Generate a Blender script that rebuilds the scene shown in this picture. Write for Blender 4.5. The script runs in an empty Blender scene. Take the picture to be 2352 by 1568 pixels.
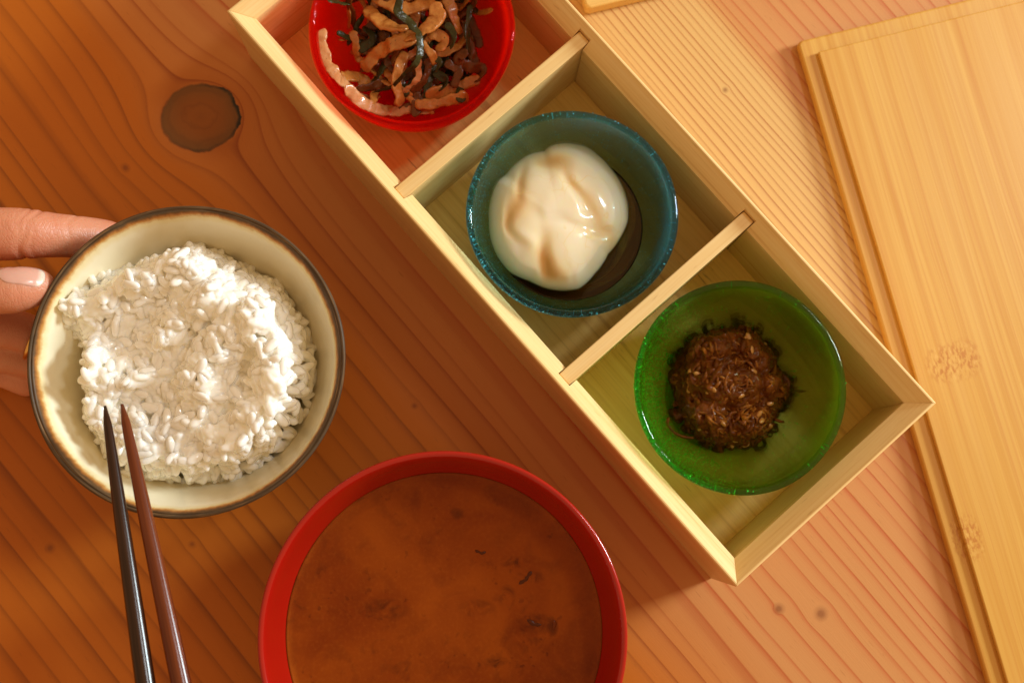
import bpy, bmesh, math, random
import numpy as np
from mathutils import Vector, Matrix, noise
from mathutils.bvhtree import BVHTree
random.seed(7); rng = np.random.default_rng(7)
S = bpy.context.scene
COL = S.collection
R = math.radians

# ------------------------------------------------------------------ camera
# 45 mm lens held about half a metre above the table, leaning 7 degrees from straight down
F = 2950.0; H = 0.485
_d = np.array([(1100 - 1176) / F, -(1150 - 784) / F, -1.0]); _d /= np.linalg.norm(_d)
_Z = -_d; _X = np.array([1.0, 0, 0]); _X = _X - _X.dot(_Z) * _Z; _X /= np.linalg.norm(_X); _Y = np.cross(_Z, _X)
CAMROT = np.array([_X, _Y, _Z])


def spot(px, py, z=0.0):
    """point of the place at height z that was measured at (px, py) on the photograph"""
    w = CAMROT @ np.array([(px - 1176) / F, -(py - 784) / F, -1.0])
    t = (H - z) / -w[2]
    return Vector((w[0] * t, w[1] * t, z))


cam_d = bpy.data.cameras.new('camera'); cam = bpy.data.objects.new('camera', cam_d); COL.objects.link(cam)
cam.matrix_world = Matrix.Translation((0, 0, H)) @ Matrix([list(r) for r in CAMROT]).to_4x4()
cam_d.sensor_width = 36; cam_d.lens = 36 * F / 2352
cam_d.clip_start = 0.01; cam_d.clip_end = 50
cam_d.dof.use_dof = True; cam_d.dof.focus_distance = 0.438; cam_d.dof.aperture_fstop = 13.0
S.camera = cam

# ------------------------------------------------------------------ light: warm room, one low window to the right
W = bpy.data.worlds.new('World'); S.world = W; W.use_nodes = True
bg = W.node_tree.nodes['Background']
bg.inputs[0].default_value = (1.0, 0.61, 0.285, 1); bg.inputs[1].default_value = 0.66
ld = bpy.data.lights.new('window_light', 'AREA'); ld.shape = 'RECTANGLE'; ld.size = 0.24; ld.size_y = 0.34
ld.energy = 22.5; ld.color = (0.80, 0.95, 1.0)
lo = bpy.data.objects.new('window_light', ld); COL.objects.link(lo)
LAZ, LEL, LD = 19.0, 20.5, 1.3
ldir = Vector((math.cos(R(LAZ)) * math.cos(R(LEL)), math.sin(R(LAZ)) * math.cos(R(LEL)), math.sin(R(LEL))))
tgt = Vector((0.02, 0.07, 0.03))
lo.location = tgt + ldir * LD
lo.rotation_euler = ldir.to_track_quat('Z', 'Y').to_euler()

# added lamp, small and weak, higher on the window side, for the wet glints
ld2 = bpy.data.lights.new('glint_light', 'AREA'); ld2.shape = 'RECTANGLE'; ld2.size = 0.16; ld2.size_y = 0.22
ld2.energy = 4.5; ld2.color = (0.88, 0.96, 1.0)
lo2 = bpy.data.objects.new('glint_light', ld2); COL.objects.link(lo2)
d2 = Vector((math.cos(R(28)) * math.cos(R(52)), math.sin(R(28)) * math.cos(R(52)), math.sin(R(52))))
lo2.location = tgt + d2 * 1.6; lo2.rotation_euler = d2.to_track_quat('Z', 'Y').to_euler()

S.view_settings.view_transform = 'Standard'; S.view_settings.look = 'None'
S.view_settings.exposure = 0; S.view_settings.gamma = 1
S.cycles.use_denoising = True
S.cycles.max_bounces = 14; S.cycles.diffuse_bounces = 7; S.cycles.glossy_bounces = 4
S.cycles.transparent_max_bounces = 40; S.cycles.transmission_bounces = 12
S.cycles.sample_clamp_indirect = 4.0
S.cycles.caustics_reflective = False; S.cycles.caustics_refractive = True; S.cycles.blur_glossy = 1.0


# ------------------------------------------------------------------ node helper
class NT:
    def __init__(s, name):
        s.m = bpy.data.materials.new(name); s.m.use_nodes = True
        s.t = s.m.node_tree; s.t.nodes.clear()
        s.out = s.t.nodes.new('ShaderNodeOutputMaterial')

    def n(s, kind, **kw):
        nd = s.t.nodes.new('ShaderNode' + kind)
        for k, v in kw.items(): setattr(nd, k, v)
        return nd

    def put(s, sock, v):
        if v is None: return
        if hasattr(v, 'is_linked') or isinstance(v, bpy.types.NodeSocket): s.t.links.new(v, sock)
        else:
            if sock.type == 'RGBA' and len(v) == 3: v = (*v, 1)
            sock.default_value = v

    def math(s, op, a, b=None, c=None, clamp=False):
        nd = s.n('Math', operation=op); nd.use_clamp = clamp
        for i, v in enumerate((a, b, c)): s.put(nd.inputs[i], v)
        return nd.outputs[0]

    def mix(s, f, a, b, mode='MIX'):
        nd = s.n('Mix', data_type='RGBA', blend_type=mode)
        s.put(nd.inputs[0], f); s.put(nd.inputs[6], a); s.put(nd.inputs[7], b)
        return nd.outputs[2]

    def ramp(s, f, stops, interp='LINEAR'):
        nd = s.n('ValToRGB'); cr = nd.color_ramp; cr.interpolation = interp
        while len(cr.elements) < len(stops): cr.elements.new(0.5)
        for e, (p, c) in zip(cr.elements, stops):
            e.position = p
            e.color = (c, c, c, 1) if isinstance(c, (int, float)) else (*c, 1)
        s.put(nd.inputs[0], f)
        return nd.outputs[0]

    def noise(s, vec, scale, detail=3, rough=0.5, dist=0.0):
        nd = s.n('TexNoise'); s.put(nd.inputs['Vector'], vec)
        nd.inputs['Scale'].default_value = scale; nd.inputs['Detail'].default_value = detail
        nd.inputs['Roughness'].default_value = rough; nd.inputs['Distortion'].default_value = dist
        return nd.outputs[0]

    def coord(s, which='Object'):
        return s.n('TexCoord').outputs[which]

    def sep(s, v):
        nd = s.n('SeparateXYZ'); s.put(nd.inputs[0], v); return nd.outputs

    def comb(s, x=0.0, y=0.0, z=0.0):
        nd = s.n('CombineXYZ')
        for i, v in enumerate((x, y, z)): s.put(nd.inputs[i], v)
        return nd.outputs[0]

    def mapping(s, v, scale=(1, 1, 1), loc=(0, 0, 0), rot=(0, 0, 0)):
        nd = s.n('Mapping'); s.put(nd.inputs[0], v)
        nd.inputs['Scale'].default_value = scale; nd.inputs['Location'].default_value = loc; nd.inputs['Rotation'].default_value = rot
        return nd.outputs[0]

    def bump(s, h, strength=0.3, dist=0.001):
        nd = s.n('Bump'); s.put(nd.inputs['Height'], h)
        nd.inputs['Strength'].default_value = strength; nd.inputs['Distance'].default_value = dist
        return nd.outputs[0]

    def pbr(s, color, rough=0.5, normal=None, **kw):
        p = s.n('BsdfPrincipled'); s.put(p.inputs['Base Color'], color); s.put(p.inputs['Roughness'], rough)
        s.put(p.inputs['Normal'], normal)
        for k, v in kw.items(): s.put(p.inputs[k.replace('_', ' ')], v)
        s.t.links.new(p.outputs[0], s.out.inputs[0])
        return p


# ------------------------------------------------------------------ mesh helpers
def link(o, parent=None):
    COL.objects.link(o)
    if parent: o.parent = parent
    return o


def mesh(name, V, Fc, mats, parent=None, smooth=True, mi=None, loc=None, rot=None):
    me = bpy.data.meshes.new(name)
    me.from_pydata([tuple(map(float, v)) for v in V], [], [tuple(int(i) for i in f) for f in Fc])
    if not isinstance(mats, (list, tuple)): mats = [mats]
    for m in mats: me.materials.append(m)
    if mi is not None: me.polygons.foreach_set('material_index', mi)
    me.polygons.foreach_set('use_smooth', [smooth] * len(me.polygons))
    me.update()
    bm = bmesh.new(); bm.from_mesh(me); bmesh.ops.recalc_face_normals(bm, faces=bm.faces); bm.to_mesh(me); bm.free()
    o = bpy.data.objects.new(name, me)
    if loc is not None: o.location = loc
    if rot is not None: o.rotation_euler = rot
    return link(o, parent)


def tag(o, label, cat, group=None, kind=None):
    o['label'] = label; o['category'] = cat
    if group: o['group'] = group
    if kind: o['kind'] = kind
    return o


def empty(name, loc, rz=0.0):
    o = bpy.data.objects.new(name, None); o.location = loc; o.rotation_euler = (0, 0, rz); o.empty_display_size = 0.01
    return link(o)


def lathe(profile, n=96, wob=None):
    """closed or open (r, z) profile turned about Z"""
    V, Fc = [], []
    m = len(profile)
    for i in range(n):
        a = 2 * math.pi * i / n
        for j, (r, z) in enumerate(profile):
            k, dz = wob(a, r, z) if wob else (1, 0)
            V.append((r * k * math.cos(a), r * k * math.sin(a), z + dz))
    for i in range(n):
        for j in range(m - 1):
            a, b = i * m + j, ((i + 1) % n) * m + j
            Fc.append((a, b, b + 1, a + 1))
    return V, Fc


def close_poles(V, Fc):
    me = bpy.data.meshes.new('tmp'); me.from_pydata(V, [], Fc)
    bm = bmesh.new(); bm.from_mesh(me); bmesh.ops.remove_doubles(bm, verts=bm.verts, dist=1e-6)
    bmesh.ops.dissolve_degenerate(bm, edges=bm.edges, dist=1e-7)
    V = [v.co.copy() for v in bm.verts]; bm.verts.index_update(); Fc = [[v.index for v in f.verts] for f in bm.faces]
    bm.free(); bpy.data.meshes.remove(me)
    return V, Fc


def spline(pts, step):
    """Catmull-Rom through pts (arrays), sampled roughly every step"""
    P = [np.array(p, float) for p in pts]
    P = [2 * P[0] - P[1]] + P + [2 * P[-1] - P[-2]]
    out = []
    for i in range(1, len(P) - 2):
        L = np.linalg.norm(P[i + 1][:3] - P[i][:3]); n = max(2, int(L / step))
        for k in range(n):
            t = k / n
            out.append(0.5 * ((2 * P[i]) + (P[i + 1] - P[i - 1]) * t + (2 * P[i - 1] - 5 * P[i] + 4 * P[i + 1] - P[i + 2]) * t * t
                              + (-P[i - 1] + 3 * P[i] - 3 * P[i + 1] + P[i + 2]) * t ** 3))
    out.append(P[-2])
    return np.array(out)


def sweep(C, hw, ht, seg=10, boxy=0.75, up=(0, 0, 1), twist=0.0, lump=0.0, taper=0.12, freq=350, seed=0.0):
    """tube round centre line C with half width hw, half thickness ht (scalars or arrays), rounded ends"""
    C = np.asarray(C); n = len(C)
    T = np.gradient(C, axis=0); T /= (np.linalg.norm(T, axis=1)[:, None] + 1e-12)
    hw = np.broadcast_to(hw, n); ht = np.broadcast_to(ht, n)
    V, Fc = [], []
    for i in range(n):
        s = i / (n - 1)
        e = 1.0
        if s < taper: e = math.sqrt(max(0.0, 1 - (1 - s / taper) ** 2))
        if s > 1 - taper: e = min(e, math.sqrt(max(0.0, 1 - (1 - (1 - s) / taper) ** 2)))
        e = max(e, 0.12)
        t = T[i]; u = np.array(up, float); b = np.cross(t, u); b /= (np.linalg.norm(b) + 1e-9); u = np.cross(b, t)
        tw = twist * s
        b2 = b * math.cos(tw) + u * math.sin(tw); u2 = -b * math.sin(tw) + u * math.cos(tw)
        for k in range(seg):
            a = 2 * math.pi * k / seg
            ca, sa = math.cos(a), math.sin(a)
            ca = math.copysign(abs(ca) ** boxy, ca); sa = math.copysign(abs(sa) ** boxy, sa)
            p = C[i] + e * (b2 * ca * hw[i] + u2 * sa * ht[i])
            if lump:
                q = Vector(p * freq) + Vector((seed, seed * 1.7, 0))
                p = p + (b2 * ca + u2 * sa) * lump * (noise.noise(q) + 0.5 * noise.noise(q * 2.3)) * e
            V.append(p)
    for i in range(n - 1):
        for k in range(seg):
            k2 = (k + 1) % seg
            Fc.append((i * seg + k, i * seg + k2, (i + 1) * seg + k2, (i + 1) * seg + k))
    Fc.append(tuple(range(seg))[::-1]); Fc.append(tuple((n - 1) * seg + k for k in range(seg)))
    return V, Fc


class Bag:
    """collects many small shapes that are linked as one mesh"""
    def __init__(s): s.V, s.F = [], []

    def add(s, V, Fc):
        o = len(s.V); s.V += list(V); s.F += [tuple(i + o for i in f) for f in Fc]


# ------------------------------------------------------------------ materials: woods
GA = 50.0
GD = Vector((math.cos(R(GA)), -math.sin(R(GA)), 0)); GN = Vector((math.sin(R(GA)), math.cos(R(GA)), 0))
KNOT = spot(462, 268)


def table_material():
    t = NT('oiled_cedar_board')
    co = t.coord()
    def dot(v):
        nd = t.n('VectorMath', operation='DOT_PRODUCT'); t.put(nd.inputs[0], co); nd.inputs[1].default_value = v
        return nd.outputs['Value']
    u, v = dot(GD), dot(GN)
    # slow waviness of the growth rings along the board
    w1 = t.noise(t.comb(t.math('MULTIPLY', u, 4.0), t.math('MULTIPLY', v, 12.0), 0.0), 1.0, 2, 0.5)
    w2 = t.noise(t.comb(t.math('MULTIPLY', u, 16.0), t.math('MULTIPLY', v, 40.0), 3.0), 1.0, 2, 0.5)
    v = t.math('ADD', v, t.math('MULTIPLY', t.math('SUBTRACT', w1, 0.5), 0.007))
    v = t.math('ADD', v, t.math('MULTIPLY', t.math('SUBTRACT', w2, 0.5), 0.0010))
    # rings part round each knot like water round a stone
    spots = [(KNOT, 0.0150), (spot(318, 362), 0.0018), (spot(952, 932), 0.0012), (spot(1885, 1408), 0.0024), (spot(1790, 1396), 0.0020),
             (spot(115, 1258), 0.0017), (spot(440, 1250), 0.0014), (spot(1660, 212), 0.0012)]
    dists = []
    for P, a in spots:
        ku, kv = P.dot(GD), P.dot(GN)
        du, dv = t.math('SUBTRACT', u, ku), t.math('SUBTRACT', v, kv)
        if a > 0.01:
            # an oval knot, turned a little
            c, s_ = math.cos(R(62)), math.sin(R(62))
            p = t.math('ADD', t.math('MULTIPLY', du, c), t.math('MULTIPLY', dv, s_))
            q = t.math('SUBTRACT', t.math('MULTIPLY', dv, c), t.math('MULTIPLY', du, s_))
            r2 = t.math('ADD', t.math('MULTIPLY', t.math('MULTIPLY', p, p), 0.86), t.math('MULTIPLY', t.math('MULTIPLY', q, q), 1.16))
        else:
            r2 = t.math('ADD', t.math('MULTIPLY', du, du), t.math('MULTIPLY', dv, dv))
        r = t.math('SQRT', r2); dists.append(t.math('DIVIDE', r, a))
        k = t.math('SUBTRACT', 1.0, t.math('DIVIDE', a * a * (1.0 if a > 0.01 else 0.8), t.math('MAXIMUM', r2, a * a * 0.9)))
        v = t.math('ADD', t.math('MULTIPLY', dv, k), kv)
    # ring spacing: wide flat-sawn rings at the left, a tight pale band, wide again
    v1, v2 = 0.150, 0.196
    dens = lambda a: t.math('MAXIMUM', t.math('SUBTRACT', v, a), 0.0)
    ph = t.math('ADD', t.math('MULTIPLY', v, 128.0), t.math('MULTIPLY', dens(0.075), 80.0))
    ph = t.math('ADD', ph, t.math('MULTIPLY', dens(v1), 190.0))
    ph = t.math('SUBTRACT', ph, t.math('MULTIPLY', dens(v2), 200.0))
    n1 = t.noise(t.comb(t.math('MULTIPLY', v, 55.0), 0.0, t.math('MULTIPLY', u, 0.4)), 1.0, 2, 0.5)
    ph = t.math('ADD', ph, t.math('MULTIPLY', n1, 2.6))
    fr = t.math('FRACT', ph); idx = t.math('FLOOR', ph)
    wn = t.n('TexWhiteNoise', noise_dimensions='1D'); t.put(wn.inputs['W'], idx); rnd = wn.outputs['Value']
    line = t.ramp(fr, [(0.0, 0.16), (0.04, 0.02), (0.5, 0.06), (0.72, 0.22), (0.90, 0.72), (0.955, 1.0), (1.0, 0.25)])
    line = t.math('MULTIPLY', line, t.math('ADD', t.math('MULTIPLY', rnd, 0.5), 0.48))
    lv = t.noise(t.comb(t.math('MULTIPLY', u, 12.0), t.math('MULTIPLY', v, 60.0), 9.0), 1.0, 2)
    line = t.math('MULTIPLY', line, t.ramp(lv, [(0.30, 0.75), (0.65, 1.0)]))
    # zone masks
    band = t.math('MULTIPLY', t.ramp(v, [(0.146, 0.0), (0.153, 1.0)]), t.ramp(v, [(0.190, 1.0), (0.197, 0.0)]))
    red = t.math('MULTIPLY', t.ramp(v, [(0.000, 0.0), (0.050, 1.0)]), t.math('SUBTRACT', 1.0, band))
    blotch = t.noise(t.comb(t.math('MULTIPLY', u, 8.0), t.math('MULTIPLY', v, 30.0), 1.0), 1.0, 3, 0.55)
    base = t.mix(blotch, (0.54, 0.150, 0.010), (0.46, 0.115, 0.006))
    base = t.mix(t.math('MULTIPLY', red, 0.8), base, (0.60, 0.300, 0.112))  # pinker wood, its paleness also painting in the window light on this side
    base = t.mix(t.math('MULTIPLY', band, 0.95), base, (0.70, 0.45, 0.165))
    dark = t.mix(band, (0.20, 0.042, 0.004), (0.40, 0.140, 0.036))
    dark = t.mix(red, dark, (0.44, 0.070, 0.016))
    line = t.math('ADD', line, t.math('MULTIPLY', t.math('MULTIPLY', band, line), 0.5), clamp=True)
    c = t.mix(line, base, dark)
    # fine fibre and pores along the grain
    fib = t.noise(t.comb(t.math('MULTIPLY', u, 70.0), t.math('MULTIPLY', v, 2300.0), 0.0), 1.0, 3, 0.6)
    c = t.mix(t.math('MULTIPLY', fib, 0.16), c, (0.36, 0.11, 0.022))
    pore = t.noise(t.comb(t.math('MULTIPLY', u, 160.0), t.math('MULTIPLY', v, 1500.0), 7.0), 1.0, 1, 0.5)
    pore = t.ramp(pore, [(0.70, 0.0), (0.78, 1.0)])
    c = t.mix(t.math('MULTIPLY', pore, 0.30), c, (0.22, 0.06, 0.012))
    # the big knot: stained halo, brown heart with rings, black cracked bark ring
    D = dists[0]
    nk = t.noise(co, 130.0, 4, 0.6)
    D2 = t.math('ADD', D, t.math('MULTIPLY', t.math('SUBTRACT', nk, 0.5), 0.26))
    halo = t.ramp(D2, [(0.0, 1.0), (0.62, 1.0), (0.8, 0.0)])
    halo2 = t.math('MULTIPLY', t.ramp(t.math('MULTIPLY', D2, 0.4), [(0.36, 0.55), (0.62, 0.0)]), t.noise(co, 60.0, 3, 0.6))
    c = t.mix(halo2, c, (0.33, 0.075, 0.010))
    D3 = t.math('ADD', D, t.math('MULTIPLY', t.math('SUBTRACT', t.noise(co, 75.0, 3, 0.6), 0.5), 0.75))
    heart = t.ramp(t.math('FRACT', t.math('MULTIPLY', D3, 2.3)), [(0.0, (0.24, 0.075, 0.013)), (0.6, (0.27, 0.085, 0.014)), (0.85, (0.20, 0.062, 0.012)), (1.0, (0.24, 0.075, 0.013))])
    heart = t.mix(t.math('MULTIPLY', nk, 0.6), heart, (0.30, 0.085, 0.012))
    heart = t.mix(t.ramp(D2, [(0.45, 0.0), (0.95, 0.75)]), heart, (0.125, 0.062, 0.020))
    inside = t.ramp(D2, [(0.93, 0.95), (1.03, 0.0)])
    c = t.mix(inside, c, heart)
    kx = t.math('SUBTRACT', t.sep(co)[0], KNOT.x)
    ring = t.math('MULTIPLY', t.ramp(D2, [(0.88, 0.0), (0.94, 1.0), (0.98, 1.0), (1.03, 0.0)]),
                  t.ramp(t.noise(t.mapping(co, loc=(0.31, 0.12, 0)), 42.0, 4, 0.7), [(0.40, 0.25), (0.58, 1.0)]))
    ring = t.math('MULTIPLY', ring, t.ramp(t.math('ADD', t.math('MULTIPLY', kx, 30.0), 0.5), [(0.2, 0.25), (0.75, 1.0)]))
    c = t.mix(ring, c, (0.025, 0.016, 0.010))
    # pin knots
    for i, Dk in enumerate(dists[1:]):
        k = t.ramp(t.math('MULTIPLY', t.math('ADD', Dk, t.math('MULTIPLY', t.math('SUBTRACT', nk, 0.5), 0.9)), 0.4), [(0.14, 0.6), (0.28, 0.3), (0.55, 0.0)])
        c = t.mix(k, c, (0.15, 0.032, 0.010))
    rough = t.math('ADD', 0.33, t.math('MULTIPLY', fib, 0.12))
    hgt = t.math('ADD', t.math('MULTIPLY', line, -0.6), t.math('MULTIPLY', fib, 0.5))
    t.pbr(c, rough, t.bump(hgt, 0.22, 0.0004), Specular_IOR_Level=0.30)
    return t.m


def pale_wood(name, c1, c2, cd, scale=1.0, rough=0.42, flecks=0.4):
    """straight-grained wood whose grain follows the piece's own X axis"""
    t = NT(name); co = t.coord()
    oi = t.n('ObjectInfo').outputs['Random']
    x, y, z = t.sep(co)
    off = t.math('MULTIPLY', oi, 7.0)
    w = t.noise(t.comb(t.math('MULTIPLY', x, 9.0), t.math('MULTIPLY', y, 30.0), t.math('ADD', t.math('MULTIPLY', z, 30.0), off)), 1.0, 2)
    yy = t.math('ADD', y, t.math('MULTIPLY', w, 0.006)); zz = t.math('ADD', z, t.math('MULTIPLY', w, 0.004))
    a = t.noise(t.comb(t.math('MULTIPLY', x, 5.0), t.math('MULTIPLY', yy, 420.0 * scale), t.math('ADD', t.math('MULTIPLY', zz, 420.0 * scale), off)), 1.0, 3, 0.6)
    b = t.noise(t.comb(t.math('MULTIPLY', x, 30.0), t.math('MULTIPLY', yy, 1800.0 * scale), t.math('ADD', t.math('MULTIPLY', zz, 1800.0 * scale), off)), 1.0, 2, 0.6)
    c = t.mix(t.ramp(a, [(0.34, 0.0), (0.62, 1.0)]), c1, c2)
    c = t.mix(t.math('MULTIPLY', t.ramp(a, [(0.60, 0.0), (0.70, 1.0)]), 0.45), c, cd)
    c = t.mix(t.math('MULTIPLY', t.ramp(b, [(0.5, 0.0), (0.7, 1.0)]), 0.22), c, cd)
    f = t.noise(t.comb(t.math('MULTIPLY', x, 110.0), t.math('MULTIPLY', y, 900.0), t.math('ADD', t.math('MULTIPLY', z, 900.0), 3.0)), 1.0, 1)
    c = t.mix(t.math('MULTIPLY', t.ramp(f, [(0.72, 0.0), (0.80, 1.0)]), flecks), c, (cd[0] * 0.55, cd[1] * 0.45, cd[2] * 0.4))
    t.pbr(c, rough, t.bump(b, 0.12, 0.0003), Specular_IOR_Level=0.4)
    return t.m


def bamboo(nodes):
    t = NT('bamboo_lid_wood'); co = t.coord(); x, y, z = t.sep(co)
    strip = t.math('FLOOR', t.math('MULTIPLY', t.math('ADD', y, 0.5), 52.0))
    wn = t.n('TexWhiteNoise', noise_dimensions='1D'); t.put(wn.inputs['W'], strip); sr = wn.outputs['Value']
    off = t.math('MULTIPLY', sr, 9.0)
    w = t.noise(t.comb(t.math('MULTIPLY', x, 7.0), t.math('MULTIPLY', y, 30.0), off), 1.0, 2)
    yy = t.math('ADD', y, t.math('MULTIPLY', w, 0.004))
    a = t.noise(t.comb(t.math('MULTIPLY', x, 3.0), t.math('MULTIPLY', yy, 330.0), t.math('ADD', off, t.math('MULTIPLY', z, 200.0))), 1.0, 3, 0.6)
    b = t.noise(t.comb(t.math('MULTIPLY', x, 9.0), t.math('MULTIPLY', yy, 1250.0), off), 1.0, 3, 0.65)
    wide = t.noise(t.comb(t.math('MULTIPLY', x, 6.0), t.math('MULTIPLY', y, 60.0), 2.0), 1.0, 2)
    c = t.mix(t.ramp(a, [(0.36, 0.0), (0.64, 1.0)]), (0.64, 0.355, 0.068), (0.55, 0.255, 0.036))
    c = t.mix(t.math('MULTIPLY', t.ramp(b, [(0.50, 0.0), (0.66, 1.0)]), 0.42), c, (0.50, 0.18, 0.028))
    c = t.mix(t.math('MULTIPLY', t.ramp(wide, [(0.42, 0.0), (0.66, 1.0)]), 0.45), c, (0.65, 0.38, 0.10))
    c = t.mix(t.math('MULTIPLY', sr, 0.18), c, (0.62, 0.26, 0.045))
    # nodes of the bamboo culm: short broken dashes
    for (nx, ny, lx, ly) in nodes:
        dx = t.math('DIVIDE', t.math('SUBTRACT', x, nx), lx); dy = t.math('DIVIDE', t.math('SUBTRACT', y, ny), ly)
        m = t.math('SUBTRACT', 1.0, t.math('ADD', t.math('POWER', t.math('ABSOLUTE', dx), 2.0), t.math('POWER', t.math('ABSOLUTE', dy), 4.0)), clamp=True)
        d = t.noise(t.comb(t.math('MULTIPLY', x, 420.0), t.math('MULTIPLY', y, 900.0), nx * 50), 1.0, 2, 0.6)
        c = t.mix(t.math('MULTIPLY', t.math('MULTIPLY', m, 1.2, clamp=True), t.ramp(d, [(0.48, 0.0), (0.58, 0.85)])), c, (0.46, 0.165, 0.022))
        c = t.mix(t.math('MULTIPLY', t.math('MULTIPLY', m, 0.9, clamp=True), t.ramp(d, [(0.30, 0.5), (0.42, 0.0)])), c, (0.78, 0.48, 0.16))
    t.pbr(c, 0.42, t.bump(b, 0.10, 0.0003), Specular_IOR_Level=0.4)
    return t.m


M_TABLE = table_material()
M_BOX = pale_wood('pale_cypress', (0.80, 0.58, 0.27), (0.75, 0.50, 0.20), (0.54, 0.28, 0.075))
M_FLOOR = pale_wood('box_floor_veneer', (0.88, 0.60, 0.19), (0.82, 0.52, 0.14), (0.44, 0.22, 0.05), 0.8, 0.45, 0.6)

# ------------------------------------------------------------------ table
TV = [(-0.75, -0.6, 0), (0.75, -0.6, 0), (0.75, 0.75, 0), (-0.75, 0.75, 0)]
TV += [(x, y, -0.03) for x, y, z in TV]
table = mesh('table_top', TV, [(0, 1, 2, 3), (7, 6, 5, 4), (0, 4, 5, 1), (1, 5, 6, 2), (2, 6, 7, 3), (3, 7, 4, 0)], M_TABLE, smooth=False)
table['kind'] = 'structure'; table['label'] = 'oiled orange brown wooden table top with a large dark knot'; table['category'] = 'table'

# ------------------------------------------------------------------ bento box
BC = Vector((0.0339, 0.1023, 0)); BA = -R(48.6)
HL, HW = 0.1332, 0.0469       # half length, half width outside
ZC, ZB = 0.0480, 0.0420       # crest and foot of the chamfer
WT, CR = 0.0066, 0.0009       # wall thickness, flat crest
ZF = 0.0070
DT = 0.0052                   # divider thickness
DX = (-0.0445, 0.0425)
box = empty('bento_box', BC, BA)
tag(box, 'open pale wooden bento box with three compartments holding the glass bowls', 'bento box')
BU = Vector((math.cos(BA), math.sin(BA), 0)); BV = Vector((-math.sin(BA), math.cos(BA), 0))


def wall(name, length, slots, loc, rot):
    """chamfered wall along local X, inner face towards +Y; mitred ends, slots for the dividers"""
    full = [(0, 0), (0, ZC - 0.0004), (0.0004, ZC), (CR, ZC), (WT, ZB), (WT, 0)]
    T = 0.0030
    zt = ZC - (T - CR) / (WT - CR) * (ZC - ZB)
    cut = [(0, 0), (0, ZC - 0.0004), (0.0004, ZC), (CR, ZC), (T, zt), (T, 0)]
    secs = [(-length, full, 1)]
    for s in sorted(slots):
        g = DT / 2 + 0.0003
        secs += [(s - g, full, 0), (s - g, cut, 0), (s + g, cut, 0), (s + g, full, 0)]
    secs.append((length, full, -1))
    V, Fc = [], []
    for x, pr, mit in secs:
        for (y, z) in pr: V.append((x + mit * y, y, z))
    m = 6
    for i in range(len(secs) - 1):
        for j in range(m - 1): Fc.append((i * m + j, (i + 1) * m + j, (i + 1) * m + j + 1, i * m + j + 1))
        Fc.append((i * m + 5, (i + 1) * m + 5, (i + 1) * m, i * m))
    Fc.append(tuple(range(m))); Fc.append(tuple((len(secs) - 1) * m + k for k in range(m))[::-1])
    o = mesh(name, V, Fc, M_BOX, box, smooth=False, loc=loc, rot=rot)
    bv = o.modifiers.new('edge', 'BEVEL'); bv.width = 0.00022; bv.segments = 2; bv.limit_method = 'ANGLE'; bv.angle_limit = R(25)
    return o


wall('side_wall', HL, DX, (0, -HW, 0), (0, 0, 0))
wall('side_wall', HL, [-d for d in DX], (0, HW, 0), (0, 0, math.pi))
wall('end_wall', HW, [], (HL, 0, 0), (0, 0, math.pi / 2))
wall('end_wall', HW, [], (-HL, 0, 0), (0, 0, -math.pi / 2))


def block(name, sx, sy, z0, z1, mat, parent, loc=(0, 0, 0), rot=(0, 0, 0), bev=0.0004):
    V = [(x * sx, y * sy, z) for z in (z0, z1) for x, y in ((-1, -1), (1, -1), (1, 1), (-1, 1))]
    o = mesh(name, V, [(3, 2, 1, 0), (4, 5, 6, 7), (0, 1, 5, 4), (1, 2, 6, 5), (2, 3, 7, 6), (3, 0, 4, 7)], mat, parent, smooth=False, loc=loc, rot=rot)
    if bev:
        b = o.modifiers.new('edge', 'BEVEL'); b.width = bev; b.segments = 2
    return o


block('floor_panel', HL - WT - 0.0001, HW - WT - 0.0001, 0.002, ZF, M_FLOOR, box, bev=0)
for d in DX:
    block('divider', HW - 0.0032, DT / 2, ZF + 0.0001, ZC - 0.0042, M_BOX, box, loc=(d, 0, 0), rot=(0, 0, math.pi / 2))

# ------------------------------------------------------------------ lids beside the box
LA = R(-75.3)
LC = spot(1830, 97, 0.0035)
LU = Vector((math.cos(LA), math.sin(LA), 0)); LV = Vector((-math.sin(LA), math.cos(LA), 0))


def to_lid(px, py, z=0.006):
    q = spot(px, py, z) - LC
    return q.dot(LU), q.dot(LV)


LN = [(*to_lid(2190, 830), 0.0085, 0.0115), (*to_lid(2222, 1235), 0.010, 0.006), (*to_lid(2100, 1180), 0.006, 0.004)]
M_BAM = bamboo(LN)


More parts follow.
